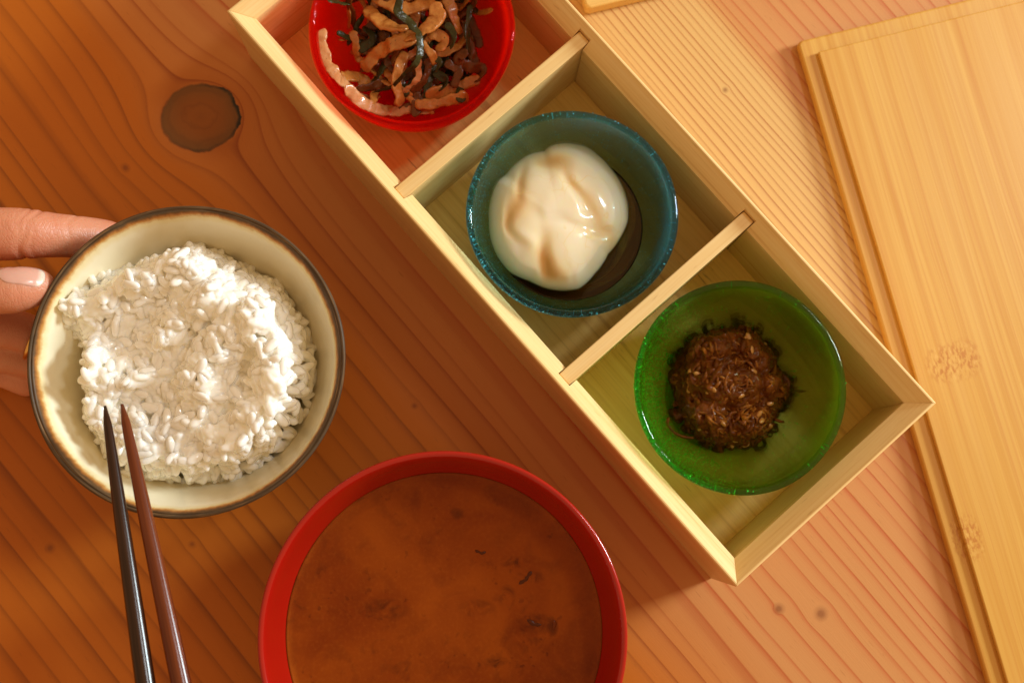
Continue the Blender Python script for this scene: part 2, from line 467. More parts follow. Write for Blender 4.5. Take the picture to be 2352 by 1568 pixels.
def lid(name, loc, ang, L, Wd, mat, ledge=0.0062, end=0.0066, t0=0.0042, t1=0.0062):
    """bamboo lid lying face down: a thin plate with a raised panel that drops inside the box"""
    root = empty(name, loc, ang)
    def rr(x0, x1, y0, y1, r, n=5):
        P = []
        for cx, cy, a0 in ((x1 - r, y1 - r, 0), (x0 + r, y1 - r, 90), (x0 + r, y0 + r, 180), (x1 - r, y0 + r, 270)):
            for k in range(n + 1):
                a = R(a0 + 90 * k / n); P.append((cx + r * math.cos(a), cy + r * math.sin(a)))
        return P
    def slab(nm, x0, x1, y0, y1, z0, z1, rad, bev):
        P = rr(x0, x1, y0, y1, rad); n = len(P)
        V = [(x, y, z0) for x, y in P] + [(x, y, z1) for x, y in P]
        Fc = [tuple(range(n))[::-1], tuple(range(n, 2 * n))] + [(i, (i + 1) % n, n + (i + 1) % n, n + i) for i in range(n)]
        o = mesh(nm, V, Fc, mat, root, smooth=False)
        b = o.modifiers.new('edge', 'BEVEL'); b.width = bev; b.segments = 4; b.limit_method = 'ANGLE'; b.angle_limit = R(40)
        b.harden_normals = False
        o.data.polygons.foreach_set('use_smooth', [True] * len(o.data.polygons))
        wn = o.modifiers.new('normals', 'WEIGHTED_NORMAL'); wn.keep_sharp = False
        return o
    slab('plate', 0, L, 0, Wd, 0.0003, t0, 0.0022, 0.0011)
    slab('raised_panel', end, L - end, ledge, Wd - ledge, t0 + 0.00005, t1, 0.0006, 0.0007)
    return root


tag(lid('box_lid', (LC.x, LC.y, 0), LA, 0.290, 0.1000, M_BAM), 'bamboo box lid lying on the table at the right edge beside the bento box', 'lid')
C2 = spot(1346, 24, 0.006)
lid2 = lid('wooden_tray', (C2.x, C2.y, 0), R(14.5), 0.11, 0.2, pale_wood('tray_wood', (0.72, 0.46, 0.15), (0.66, 0.38, 0.10), (0.52, 0.26, 0.06)), 0.008, 0.008, 0.0075, 0.0095)
tag(lid2, 'corner of a pale wooden board showing at the top edge above the bento box', 'board')


# ------------------------------------------------------------------ glass bowls
def glass(name, absorb, dens, scat, sc_amt, clear=0.35):
    """solid coloured glass: refracting surface, colour from depth, a trace of scattering from the flecks in it"""
    t = NT(name); co = t.coord()
    ang = t.noise(t.mapping(co, scale=(1, 1, 2.5)), 60.0, 3, 0.55)
    bmp = t.bump(ang, 0.12, 0.0015)
    gl = t.n('BsdfGlass'); gl.inputs['Color'].default_value = (1, 1, 1, 1); gl.inputs['Roughness'].default_value = 0.015; gl.inputs['IOR'].default_value = 1.47
    t.put(gl.inputs['Normal'], bmp)
    tr = t.n('BsdfTransparent')
    m0 = t.n('MixShader'); m0.inputs[0].default_value = clear; t.t.links.new(gl.outputs[0], m0.inputs[1]); t.t.links.new(tr.outputs[0], m0.inputs[2])
    tl = t.n('BsdfTranslucent'); t.put(tl.inputs[0], scat)
    m1 = t.n('MixShader'); m1.inputs[0].default_value = sc_amt; t.t.links.new(m0.outputs[0], m1.inputs[1]); t.t.links.new(tl.outputs[0], m1.inputs[2])
    t.t.links.new(m1.outputs[0], t.out.inputs['Surface'])
    va = t.n('VolumeAbsorption'); va.inputs['Color'].default_value = (*absorb, 1); va.inputs['Density'].default_value = dens
    t.t.links.new(va.outputs[0], t.out.inputs['Volume'])
    return t.m


def flake_mat(name, c):
    t = NT(name); t.pbr(c, 0.25, None, Metallic=0.15); return t.m


G_OUT = [(0, 0), (0.0185, 0), (0.0205, 0.0008), (0.0222, 0.0030), (0.0262, 0.0080), (0.0305, 0.0150), (0.0338, 0.0225), (0.0358, 0.0305), (0.0368, 0.0365)]
G_RIM = [(0.0370, 0.0380), (0.0366, 0.0389), (0.0358, 0.0392), (0.0350, 0.0388), (0.0345, 0.0378)]
G_IN = [(0.0340, 0.0350), (0.0328, 0.0290), (0.0308, 0.0222), (0.0278, 0.0155), (0.0240, 0.0100), (0.0205, 0.0066), (0.0150, 0.0050), (0.007, 0.0046), (0, 0.0045)]


def fine(profile, step=0.0012):
    P = spline([(r, z, 0) for r, z in profile], step)
    P[:, 0] = np.maximum(P[:, 0], 0)
    return [(p[0], p[1]) for p in P]


def glass_bowl(name, cx, cy, mat, label, seed, flakes=None, nfl=0, fbias=None, size=0.00017, scale=1.0):
    c = spot(cx, cy, ZF + 0.0385)
    root = empty(name, (c.x, c.y, ZF + 0.0002)); tag(root, label, 'glass bowl', 'small coloured glass bowls standing in the bento box')
    wob = lambda a, r, z: (scale * (1 + 0.006 * math.sin(2 * a + seed) * r / 0.037 + 0.003 * math.sin(5 * a + seed * 2) * z / 0.037), 0.00025 * math.sin(3 * a + seed) * z / 0.037)
    prof = fine(G_OUT + G_RIM + G_IN)
    prof[0] = (0, 0); prof[-1] = (0, G_IN[-1][1])
    V, Fc = close_poles(*lathe(prof, 112, wob))
    mesh('glass_body', V, Fc, mat, root)
    if flakes:
        b = Bag()
        o_ = fine(G_OUT + G_RIM[:2], 0.0004); i_ = fine(G_IN[::-1], 0.0004)
        for _ in range(nfl):
            for _try in range(20):
                a = random.uniform(0, 2 * math.pi); j = random.randrange(len(o_)); r, z = o_[j]
                if z > 0.001 and random.random() < fbias(a, z / 0.038): break
            r = (r - random.uniform(0.0002, 0.0010)) * scale
            p = Vector((r * math.cos(a), r * math.sin(a), min(z + 0.0004, 0.0385)))
            q = Vector((random.gauss(0, 1), random.gauss(0, 1), random.gauss(0, 1))).normalized(); e = q.orthogonal().normalized(); g = q.cross(e)
            s = size * random.uniform(0.5, 1.4)
            b.add([p + e * s, p + g * s * 0.8, p - e * s, p - g * s * 0.8], [(0, 1, 2, 3)])
        fo = mesh('glitter', b.V, b.F, flakes, root, smooth=False); fo['kind'] = 'stuff'
    return root


G_BLUE = glass('blue_glass', (0.07, 0.62, 0.64), 290.0, (0.02, 0.52, 0.62), 0.09, 0.38)
G_GREEN = glass('green_glass', (0.46, 0.82, 0.02), 330.0, (0.30, 0.62, 0.01), 0.07, 0.40)
G_RED = glass('red_glass', (0.98, 0.03, 0.00), 420.0, (1.0, 0.040, 0.002), 0.34, 0.78)
left = lambda a, z: (0.25 + 0.75 * max(0.0, math.cos(a - R(205)))) * (0.3 + 0.7 * z)
leftg = lambda a, z: (0.03 + 1.0 * max(0.0, math.cos(a - R(195))) ** 1.5) * (1.0 if 0.15 < z < 0.8 else 0.25)
red_bowl = glass_bowl('glass_bowl', 946, 66, G_RED, 'clear red glass bowl of vegetable strips in the upper left compartment', 0.6, scale=0.985)
blue_bowl = glass_bowl('glass_bowl', 1315, 489, G_BLUE, 'glittery blue glass bowl of poached egg in the middle compartment', 2.0,
                       flake_mat('blue_glitter', (0.25, 0.85, 1.0)), 2600, left, 0.00026)
green_bowl = glass_bowl('glass_bowl', 1700, 888, G_GREEN, 'glittery green glass bowl of brown shreds in the lower right compartment', 4.1,
                        flake_mat('green_glitter', (0.06, 0.85, 0.12)), 5200, leftg, 0.00034)


# ------------------------------------------------------------------ rice bowl
def rice_bowl_materials():
    t = NT('cream_glaze_iron_rim'); co = t.coord(); x, y, z = t.sep(co)
    r = t.math('SQRT', t.math('ADD', t.math('MULTIPLY', x, x), t.math('MULTIPLY', y, y)))
    n1 = t.noise(co, 55.0, 3, 0.5); n2 = t.noise(t.mapping(co, scale=(1, 1, 0.3)), 420.0, 3, 0.6)
    rr = t.math('ADD', r, t.math('ADD', t.math('MULTIPLY', t.math('SUBTRACT', n1, 0.5), 0.0013), t.math('MULTIPLY', t.math('SUBTRACT', n2, 0.5), 0.0010)))
    k = t.math('MULTIPLY', t.math('SUBTRACT', rr, 0.0470), 1 / 0.006)
    c = t.ramp(k, [(0.12, (0.84, 0.77, 0.57)), (0.27, (0.80, 0.68, 0.38)), (0.36, (0.52, 0.24, 0.045)), (0.42, (0.30, 0.10, 0.016)), (0.47, (0.13, 0.050, 0.010)), (0.54, (0.05, 0.022, 0.009))])
    streak = t.ramp(t.noise(t.comb(t.math('MULTIPLY', x, 60.0), t.math('MULTIPLY', y, 60.0), t.math('MULTIPLY', r, 2600.0)), 1.0, 3, 0.7), [(0.52, 0.0), (0.68, 0.45)])
    c = t.mix(t.math('MULTIPLY', streak, t.ramp(k, [(0.5, 0.0), (0.6, 1.0)])), c, (0.42, 0.20, 0.06))
    sp = t.ramp(t.noise(co, 900.0, 1), [(0.80, 0.0), (0.84, 0.7)])
    c = t.mix(sp, c, (0.30, 0.17, 0.06))
    mott = t.noise(co, 120.0, 3)
    c = t.mix(t.math('MULTIPLY', mott, 0.12), c, (0.60, 0.52, 0.34))
    t.pbr(c, t.ramp(k, [(0.2, 0.20), (0.5, 0.38)]), t.bump(t.noise(co, 160.0, 2), 0.12, 0.0006), Specular_IOR_Level=t.ramp(k, [(0.25, 0.45), (0.42, 0.10)]))
    u = NT('brown_outer_glaze'); co = u.coord()
    n = u.noise(u.mapping(co, scale=(1, 1, 5)), 90.0, 4, 0.6)
    u.pbr(u.ramp(n, [(0.3, (0.03, 0.011, 0.005)), (0.6, (0.07, 0.026, 0.009)), (0.75, (0.15, 0.07, 0.022))]), 0.3, u.bump(n, 0.2, 0.0006), Specular_IOR_Level=0.12)
    return t.m, u.m


MRI, MRO = rice_bowl_materials()
RC = spot(427, 826, 0.0615)
rb = empty('rice_bowl', (RC.x, RC.y, 0.0002)); tag(rb, 'cream glazed rice bowl with a dark brown rim held by the hand', 'bowl')
R_OUT = [(0, 0.003), (0.018, 0.003), (0.0195, 0.0), (0.0215, 0.0), (0.0222, 0.0035), (0.0225, 0.0065), (0.0290, 0.0115), (0.0385, 0.0220), (0.0450, 0.0350), (0.0490, 0.0480), (0.0510, 0.0570), (0.0517, 0.0588)]
R_TOP = [(0.0521, 0.0598), (0.0521, 0.0607), (0.0516, 0.0613), (0.0511, 0.0612), (0.0508, 0.0608), (0.0504, 0.0610), (0.0499, 0.0606)]
R_IN = [(0.0492, 0.0590), (0.0478, 0.0545), (0.0452, 0.0460), (0.0410, 0.0350), (0.0345, 0.0240), (0.0260, 0.0160), (0.0150, 0.0115), (0, 0.0105)]
wob = lambda a, r, z: (1 + 0.0045 * math.sin(2 * a + 0.8) + 0.0025 * math.sin(3 * a + 2) + 0.0012 * math.sin(7 * a), 0.0003 * math.sin(3 * a + 1.0) * z / 0.06)
po, pi_ = fine(R_OUT + R_TOP[:2], 0.0016), fine(R_TOP[1:] + R_IN, 0.0008)
po[0] = (0, 0.003); pi_[-1] = (0, 0.0105)
V, Fc = lathe(po, 128, wob); a_ = mesh('outer_glaze', *close_poles(V, Fc), MRO, rb)
V, Fc = lathe(pi_, 128, wob); b_ = mesh('inner_glaze', *close_poles(V, Fc), MRI, rb)


def inner_z(r):
    rs = [p[0] for p in pi_[::-1]]; zs = [p[1] for p in pi_[::-1]]
    return float(np.interp(r, rs, zs))


# ------------------------------------------------------------------ rice
def rice_mat(name, sss):
    t = NT(name); co = t.coord()
    oi = t.n('ObjectInfo').outputs['Random']
    n = t.noise(co, 300.0, 2)
    c = t.mix(n, (0.95, 0.935, 0.88), (0.93, 0.905, 0.82))
    t.pbr(c, 0.14, None, Subsurface_Weight=sss, Subsurface_Radius=(0.0024, 0.0022, 0.0018), Subsurface_Scale=1.0, Specular_IOR_Level=0.5, Coat_Weight=0.8, Coat_Roughness=0.06)
    return t.m


M_RICE = rice_mat('cooked_rice', 0.8); M_GRAIN = rice_mat('rice_grain', 0.22)
HEAP = [(124, 702), (178, 652), (240, 622), (300, 598), (352, 578), (440, 548), (500, 575), (562, 605), (625, 640), (660, 690), (690, 750), (712, 825), (700, 885), (686, 940), (640, 1010), (580, 1060),
        (515, 1090), (430, 1104), (340, 1100), (275, 1085), (229, 1043), (203, 997), (175, 941), (184, 912), (171, 880), (176, 838), (184, 808), (174, 784), (160, 758), (138, 735)]
PEAKS = [  # px, py, sx, sy, rot(deg), height above the base (m)
    (430, 630, 105, 42, 25, 0.0120), (500, 700, 55, 48, 42, 0.0135), (520, 780, 40, 60, 15, 0.0120), (330, 655, 60, 34, -12, 0.0095), (600, 745, 44, 60, -12, 0.0150), (645, 860, 46, 95, -6, 0.0165),
    (610, 965, 55, 50, 10, 0.0140), (480, 890, 44, 70, 22, 0.0115), (405, 765, 36, 60, 28, 0.0090), (545, 1020, 70, 44, 0, 0.0085), (215, 850, 44, 44, 0, 0.0120), (160, 700, 40, 34, 30, 0.0085),
    (250, 690, 55, 34, -8, 0.0060), (320, 880, 36, 20, -20, 0.0075), (205, 950, 38, 42, 0, 0.0085), (330, 1010, 90, 60, 0, 0.0060), (440, 1050, 70, 40, 0, 0.0055), (430, 580, 40, 26, 0, 0.0085), (690, 820, 20, 50, 0, 0.006)]


def heap_z(px, py):
    w = spot(px, py, 0.05); r = math.hypot(w.x - RC.x, w.y - RC.y)
    z = 0.0
    for (x, y, sx, sy, ro, h) in PEAKS:
        a = R(ro); dx, dy = px - x, py - y
        u, v = dx * math.cos(a) + dy * math.sin(a), -dx * math.sin(a) + dy * math.cos(a)
        z = max(z, h * math.exp(-0.5 * ((u / sx) ** 2 + (v / sy) ** 2))) + 0.25 * min(z, h * math.exp(-0.5 * ((u / sx) ** 2 + (v / sy) ** 2)))
    base = 0.0500
    z = base - 0.0015 + z + 0.0012 * math.exp(-((px - 470) / 230) ** 2 - ((py - 800) / 240) ** 2) + 0.0034 * noise.noise(Vector((px / 48.0, py / 48.0, 0))) + 0.0014 * noise.noise(Vector((px / 24.0, py / 24.0, 7))) + 0.0012 * noise.noise(Vector((px / 14.0, py / 14.0, 4)))
    return z


def inside(px, py, poly):
    c = False; j = len(poly) - 1
    for i in range(len(poly)):
        xi, yi = poly[i]; xj, yj = poly[j]
        if (yi > py) != (yj > py) and px < (xj - xi) * (py - yi) / (yj - yi) + xi: c = not c
        j = i
    return c


def edge_dist(px, py, poly):
    d = 1e9
    for i in range(len(poly)):
        x1, y1 = poly[i - 1]; x2, y2 = poly[i]
        t = max(0, min(1, ((px - x1) * (x2 - x1) + (py - y1) * (y2 - y1)) / ((x2 - x1) ** 2 + (y2 - y1) ** 2)))
        d = min(d, math.hypot(px - x1 - t * (x2 - x1), py - y1 - t * (y2 - y1)))
    return d


def grain_shape(k, nu=9, nv=7):
    rnd = random.Random(k)
    L, Wd, T = 0.00335 * rnd.uniform(0.85, 1.15), 0.00158 * rnd.uniform(0.85, 1.15), 0.00132 * rnd.uniform(0.9, 1.1)
    bend = rnd.uniform(-0.1, 0.22); cut = rnd.random() < 0.35
    V, Fc = [], []
    for i in range(nu + 1):
        s = -1 + 2 * i / nu
        rad = max(0.0, 1 - abs(s) ** 2.4) ** 0.55
        if cut and s > 0.6: rad *= 1 - 0.35 * (s - 0.6) / 0.4
        for j in range(nv):
            a = 2 * math.pi * j / nv
            p = Vector((s * L, rad * Wd * math.cos(a) + bend * Wd * s * s, rad * T * math.sin(a)))
            q = 1 + 0.10 * noise.noise(p * 900 + Vector((k * 3.1, 0, 0)))
            V.append(Vector((p.x, p.y * q, p.z * q)))
    for i in range(nu):
        for j in range(nv):
            j2 = (j + 1) % nv
            Fc.append((i * nv + j, i * nv + j2, (i + 1) * nv + j2, (i + 1) * nv + j))
    return close_poles(V, Fc)


SHAPES = [grain_shape(k) for k in range(12)]
rice = empty('rice_serving', (RC.x, RC.y, 0.035)); tag(rice, 'mound of glossy white cooked rice in the cream bowl', 'rice')
core = Bag()
# packed core under the loose grains (a closed lump, so that it fuses with them)
gx = 60
idx = {}
for i in range(gx + 1):
    for j in range(gx + 1):
        px, py = 110 + 620 * i / gx, 535 + 590 * j / gx
        if inside(px, py, HEAP):
            e = edge_dist(px, py, HEAP)
            if e > 16:
                w = spot(px, py, 0.05); r = math.hypot(w.x - RC.x, w.y - RC.y)
                zz = heap_z(px, py) - 0.0030; b0 = inner_z(r) - 0.001
                idx[i, j] = len(core.V); core.V.append(Vector((w.x - RC.x, w.y - RC.y, max(b0, b0 + (zz - b0) * min(1, (e - 12) / 30)) - 0.035)))
for (i, j) in list(idx):
    q = [(i, j), (i + 1, j), (i + 1, j + 1), (i, j + 1)]
    if all(k in idx for k in q): core.F.append(tuple(idx[k] for k in q))
nc = len(core.V); top_f = list(core.F)
core.V += [Vector((v.x, v.y, min(v.z, inner_z(math.hypot(v.x, v.y)) - 0.035) - 0.0012)) for v in core.V[:nc]]
core.F += [tuple(i + nc for i in f[::-1]) for f in top_f]
ec = {}
for f in top_f:
    for k in range(4): ec[f[k], f[(k + 1) % 4]] = 1
for (a, b) in ec:
    if (b, a) not in ec: core.F.append((b, a, a + nc, b + nc))
grains = []
tries = 0
while len(grains) < 2100 and tries < 60000:
    tries += 1
    px, py = random.uniform(115, 725), random.uniform(540, 1110)
    if not inside(px, py, HEAP): continue
    e = edge_dist(px, py, HEAP)
    w = spot(px, py, 0.05); r = math.hypot(w.x - RC.x, w.y - RC.y)
    if r > 0.0462: continue
    top = heap_z(px, py)
    b0 = inner_z(r) + 0.0014
    lim = b0 + (top - b0) * min(1.0, e / 42.0) ** 0.6
    depth = abs(random.gauss(0, 0.0015)) + (0 if random.random() < 0.5 else random.uniform(0, 0.0022))
    z = max(b0, lim - depth)
    # slope of the heap for the grain's lie
    gx_, gy_ = (heap_z(px + 6, py) - heap_z(px - 6, py)) / 0.00172, -(heap_z(px, py + 6) - heap_z(px, py - 6)) / 0.00172
    nrm = Vector((-gx_ * 0.7, -gy_ * 0.7, 1)).normalized()
    nrm = (nrm + Vector((random.gauss(0, 0.28), random.gauss(0, 0.28), 0))).normalized()
    ga = 5.0 * noise.noise(Vector((px / 70.0, py / 70.0, 21))) + random.gauss(0, 0.75); xa = Vector((math.cos(ga), math.sin(ga), 0)); xa = (xa - nrm * xa.dot(nrm)).normalized()
    ya = nrm.cross(xa)
    m = Matrix((xa, ya, nrm)).transposed().to_4x4(); m.translation = Vector((w.x - RC.x, w.y - RC.y, z - 0.035))
    grains.append((lim - z + random.uniform(0, 0.0004), m, random.randrange(12)))
grains.sort(key=lambda g: g[0])
GM = []
for V, Fc in SHAPES:
    me = bpy.data.meshes.new('rice_grain'); me.from_pydata([tuple(v) for v in V], [], Fc); me.materials.append(M_GRAIN)
    me.polygons.foreach_set('use_smooth', [True] * len(me.polygons)); GM.append(me)
for _, m, k in grains[:300]:
    o = bpy.data.objects.new('rice_grain', GM[k]); link(o, rice); o.matrix_local = m
for _, m, k in grains[300:]:
    V, Fc = SHAPES[k]; core.add([m @ v for v in V], Fc)
tmp = mesh('rice_tmp', core.V, core.F, M_RICE)
rmd = tmp.modifiers.new('remesh', 'REMESH'); rmd.mode = 'VOXEL'; rmd.voxel_size = 0.00036; rmd.use_smooth_shade = True
smd = tmp.modifiers.new('smooth', 'SMOOTH'); smd.factor = 0.5; smd.iterations = 1
dg = bpy.context.evaluated_depsgraph_get(); dg.update()
rme = bpy.data.meshes.new_from_object(tmp.evaluated_get(dg)); bpy.data.objects.remove(tmp)
rme.name = 'rice_mass'; rme.materials.clear(); rme.materials.append(M_RICE); rme.polygons.foreach_set('use_smooth', [True] * len(rme.polygons))
rm = link(bpy.data.objects.new('rice_mass', rme), rice); rm['kind'] = 'stuff'


# ------------------------------------------------------------------ soup bowl and miso soup
def lacquer():
    t = NT('red_lacquer'); co = t.coord()
    n = t.noise(co, 60.0, 3)
    t.pbr(t.mix(n, (0.37, 0.006, 0.002), (0.32, 0.004, 0.002)), 0.20, t.bump(t.noise(co, 500.0, 2), 0.03, 0.0004), Coat_Weight=0.6, Coat_Roughness=0.04, Specular_IOR_Level=0.25)
    return t.m


SC = spot(1018, 1461, 0.0655)
sb = empty('soup_bowl', (SC.x, SC.y, 0.0002)); tag(sb, 'glossy red lacquer soup bowl at the bottom edge full of brown miso soup', 'bowl')
S_OUT = [(0, 0.004), (0.024, 0.004), (0.0255, 0.0), (0.0285, 0.0), (0.0292, 0.005), (0.0298, 0.0095), (0.0400, 0.0150), (0.0510, 0.0270), (0.0565, 0.0410), (0.0586, 0.0560), (0.0591, 0.0630)]
S_TOP = [(0.0592, 0.0645), (0.0589, 0.0653), (0.0582, 0.0655), (0.0574, 0.0651), (0.0568, 0.0640)]
S_IN = [(0.0560, 0.0615), (0.0545, 0.0560), (0.0522, 0.0485), (0.0498, 0.0410), (0.0440, 0.0300), (0.0370, 0.0190), (0.0200, 0.0130), (0, 0.0120)]
sp_ = fine(S_OUT + S_TOP + S_IN, 0.0012); sp_[0] = (0, 0.004); sp_[-1] = (0, 0.012)
mesh('lacquer_body', *close_poles(*lathe(sp_, 144)), lacquer(), sb)

ZS = 0.0485


def soup_mat():
    t = NT('miso_broth'); co = t.coord()
    a = t.noise(co, 24.0, 3, 0.5, 0.8); b = t.noise(co, 70.0, 3, 0.5, 1.0); d = t.noise(co, 800.0, 2)
    c = t.mix(t.ramp(a, [(0.35, 0.0), (0.65, 1.0)]), (0.27, 0.052, 0.003), (0.18, 0.026, 0.002))
    c = t.mix(t.math('MULTIPLY', t.ramp(b, [(0.50, 0.0), (0.75, 1.0)]), 0.6), c, (0.13, 0.018, 0.002))
    c = t.mix(t.math('MULTIPLY', t.ramp(d, [(0.48, 0.0), (0.75, 1.0)]), 0.18), c, (0.34, 0.09, 0.008))
    clump = t.math('MULTIPLY', t.ramp(t.noise(t.mapping(co, loc=(0.02, 0, 0)), 34.0, 2), [(0.50, 0.0), (0.62, 1.0)]), t.ramp(t.noise(co, 210.0, 3, 0.6, 0.5), [(0.54, 0.0), (0.70, 1.0)]))
    c = t.mix(t.math('MULTIPLY', clump, 0.45), c, (0.08, 0.012, 0.002))
    sp = t.ramp(t.noise(co, 330.0, 2, 0.5), [(0.64, 0.0), (0.72, 1.0)])
    sp = t.math('MULTIPLY', sp, t.ramp(t.noise(co, 48.0, 2), [(0.40, 0.1), (0.62, 1.0)]))
    c = t.mix(t.math('MULTIPLY', sp, 0.6), c, (0.09, 0.013, 0.002))
    # drifts of settled paste and leaf towards one side of the bowl
    for (px, py, rx, ry) in ((1215, 1325, 40, 16), (1235, 1430, 46, 26), (1180, 1290, 40, 16), (1095, 1395, 46, 22), (1270, 1440, 14, 26), (1140, 1520, 34, 14), (1020, 1522, 16, 10), (1040, 1180, 34, 16), (880, 1400, 60, 30), (1165, 1370, 22, 30)):
        q = spot(px, py, ZS) - SC
        dx = t.math('MULTIPLY', t.math('SUBTRACT', t.sep(co)[0], q.x), 6750.0 / rx); dy = t.math('MULTIPLY', t.math('SUBTRACT', t.sep(co)[1], q.y), 6750.0 / ry)
        g = t.math('SUBTRACT', 1.0, t.math('ADD', t.math('MULTIPLY', dx, dx), t.math('MULTIPLY', dy, dy)), clamp=True)
        g = t.math('MULTIPLY', g, t.ramp(t.noise(co, 150.0, 4, 0.65, 1.0), [(0.40, 0.0), (0.60, 1.0)]))
        c = t.mix(t.math('MULTIPLY', g, 0.8), c, (0.075, 0.012, 0.002))
    t.pbr(c, 0.10, t.bump(t.noise(co, 40.0, 2), 0.02, 0.001), Subsurface_Weight=0.15, Subsurface_Radius=(0.003, 0.001, 0.0004), Subsurface_Scale=1.0, Specular_IOR_Level=0.13)
    return t.m


def rad_at(prof, z):
    zs = [p[1] for p in prof[::-1]]; rs = [p[0] for p in prof[::-1]]
    return float(np.interp(z, zs, rs))


ip = [p for p in sp_[sp_.index(max(sp_, key=lambda q: q[1])):]]
r0 = rad_at(ip, ZS)
soup = empty('miso_soup', (SC.x, SC.y, ZS)); tag(soup, 'cloudy brown miso soup with dark specks filling the red lacquer bowl', 'soup')
pr = [(0, -0.004), (r0 - 0.004, -0.004), (r0 - 0.0004, -0.0006), (r0 + 0.0003, 0.0013), (r0 - 0.0003, 0.0006), (r0 - 0.0009, 0.0002), (r0 - 0.002, 0), (r0 * 0.7, 0), (r0 * 0.4, 0), (0, 0)]
mesh('broth', *close_poles(*lathe(pr, 128)), soup_mat(), soup)
t = NT('wakame_flake'); t.pbr((0.075, 0.014, 0.002), 0.3, None, Specular_IOR_Level=0.2); M_WAK = t.m
t = NT('dull_flake'); t.pbr((0.13, 0.022, 0.002), 0.25, None, Specular_IOR_Level=0.2); M_WAK2 = t.m
FL = [((1190, 1342), (1206, 1330), (1222, 1310), 9), ((1090, 1262), (1106, 1270), (1118, 1266), 7), ((1210, 1420), (1226, 1432), (1246, 1434), 9), ((1268, 1420), (1274, 1432), (1270, 1446), 8),
      ((1078, 1388), (1100, 1384), (1118, 1400), 5), ((1008, 1338), (1022, 1340), (1034, 1342), 5), ((1142, 1440), (1150, 1448), (1146, 1456), 7), ((1104, 1416), (1110, 1422), (1112, 1428), 7),
      ((1018, 1516), (1024, 1522), (1030, 1516), 10), ((952, 1352), (956, 1358), (958, 1364), 5), ((938, 1300), (944, 1306), (950, 1304), 4), ((1180, 1370), (1186, 1390), (1184, 1400), 6),
      ((1140, 1516), (1148, 1524), (1156, 1520), 8), ((1000, 1400), (1010, 1404), (1020, 1402), 4), ((895, 1340), (900, 1334), (906, 1330), 5), ((852, 1545), (860, 1548), (868, 1544), 8),
      ((1102, 1300), (1114, 1306), (1120, 1300), 6), ((1160, 1304), (1176, 1310), (1190, 1300), 5), ((1050, 1450), (1058, 1452), (1064, 1446), 4), ((930, 1262), (936, 1270), (934, 1276), 4)]
for k, (p0, p1, p2, w) in enumerate(FL[:4]):
    P = [np.array(spot(*p, ZS)) - np.array(soup.location) for p in (p0, p1, p2)]
    C = spline(P, 0.0007); C[:, 2] = -0.00010
    V, Fc = sweep(C, w * 0.00008 * (0.7 + 0.5 * rng.random(len(C))), 0.0003, 8, lump=0.0003, freq=900, seed=k, taper=0.3)
    mesh('seaweed_flake', V, Fc, M_WAK if k in (0, 1, 2, 8) else M_WAK2, soup)

# ------------------------------------------------------------------ poached egg with soy broth in the blue bowl
bz = blue_bowl.location.z
EGG_C = spot(1285, 497, 0.03)


def egg_crop(x, y): return (0.6125 * (1500 + x * 0.70134), 0.6125 * (350 + y * 0.70134))


OUT = [(470, 680), (478, 560), (512, 462), (565, 430), (600, 385), (680, 325), (770, 305), (805, 268), (850, 250), (905, 248), (980, 268), (1060, 325), (1130, 400), (1190, 490), (1222, 590), (1222, 680), (1180, 775), (1115, 860),
       (1045, 965), (960, 1048), (885, 1058), (780, 1045), (690, 1005), (590, 962), (520, 880), (480, 780)]
OUT = [egg_crop(*p) for p in OUT]
EC = (1285, 500)


def egg_mat():
    t = NT('soft_egg_white'); co = t.coord()
    at = t.n('Attribute'); at.attribute_name = 'sauce'
    s = at.outputs['Fac']
    n = t.noise(co, 75.0, 4, 0.55, 0.5)
    s2 = t.math('ADD', s, t.math('MULTIPLY', t.math('SUBTRACT', n, 0.5), 0.22))
    c = t.ramp(s2, [(0.05, (0.92, 0.85, 0.69)), (0.35, (0.90, 0.74, 0.47)), (0.66, (0.76, 0.42, 0.13)), (1.0, (0.50, 0.18, 0.025))])
    vo = t.n('TexVoronoi', feature='DISTANCE_TO_EDGE'); vo.inputs['Scale'].default_value = 95
    wv = t.n('VectorMath', operation='ADD'); t.put(wv.inputs[0], co)
    nz = t.n('TexNoise'); nz.inputs['Scale'].default_value = 120; t.put(nz.inputs['Vector'], co)
    sc = t.n('VectorMath', operation='SCALE'); t.put(sc.inputs[0], nz.outputs['Color']); sc.inputs['Scale'].default_value = 0.012
    t.put(wv.inputs[1], sc.outputs[0]); t.put(vo.inputs['Vector'], wv.outputs[0])
    vein = t.math('MULTIPLY', t.ramp(vo.outputs['Distance'], [(0.0, 1.0), (0.035, 0.0)]), t.ramp(t.noise(co, 70.0, 2), [(0.50, 0.0), (0.62, 0.55)]))
    c = t.mix(vein, c, (0.88, 0.68, 0.30))
    t.pbr(c, 0.16, t.bump(t.noise(co, 120.0, 1), 0.05, 0.0008), Subsurface_Weight=0.7, Subsurface_Radius=(0.004, 0.0025, 0.0012), Subsurface_Scale=1.0, Coat_Weight=0.8, Coat_Roughness=0.03, Specular_IOR_Level=0.5)
    return t.m


def gau(px, py, x, y, sx, sy, ro):
    a = R(ro); dx, dy = px - x, py - y
    u, v = dx * math.cos(a) + dy * math.sin(a), -dx * math.sin(a) + dy * math.cos(a)
    return math.exp(-0.5 * ((u / sx) ** 2 + (v / sy) ** 2))


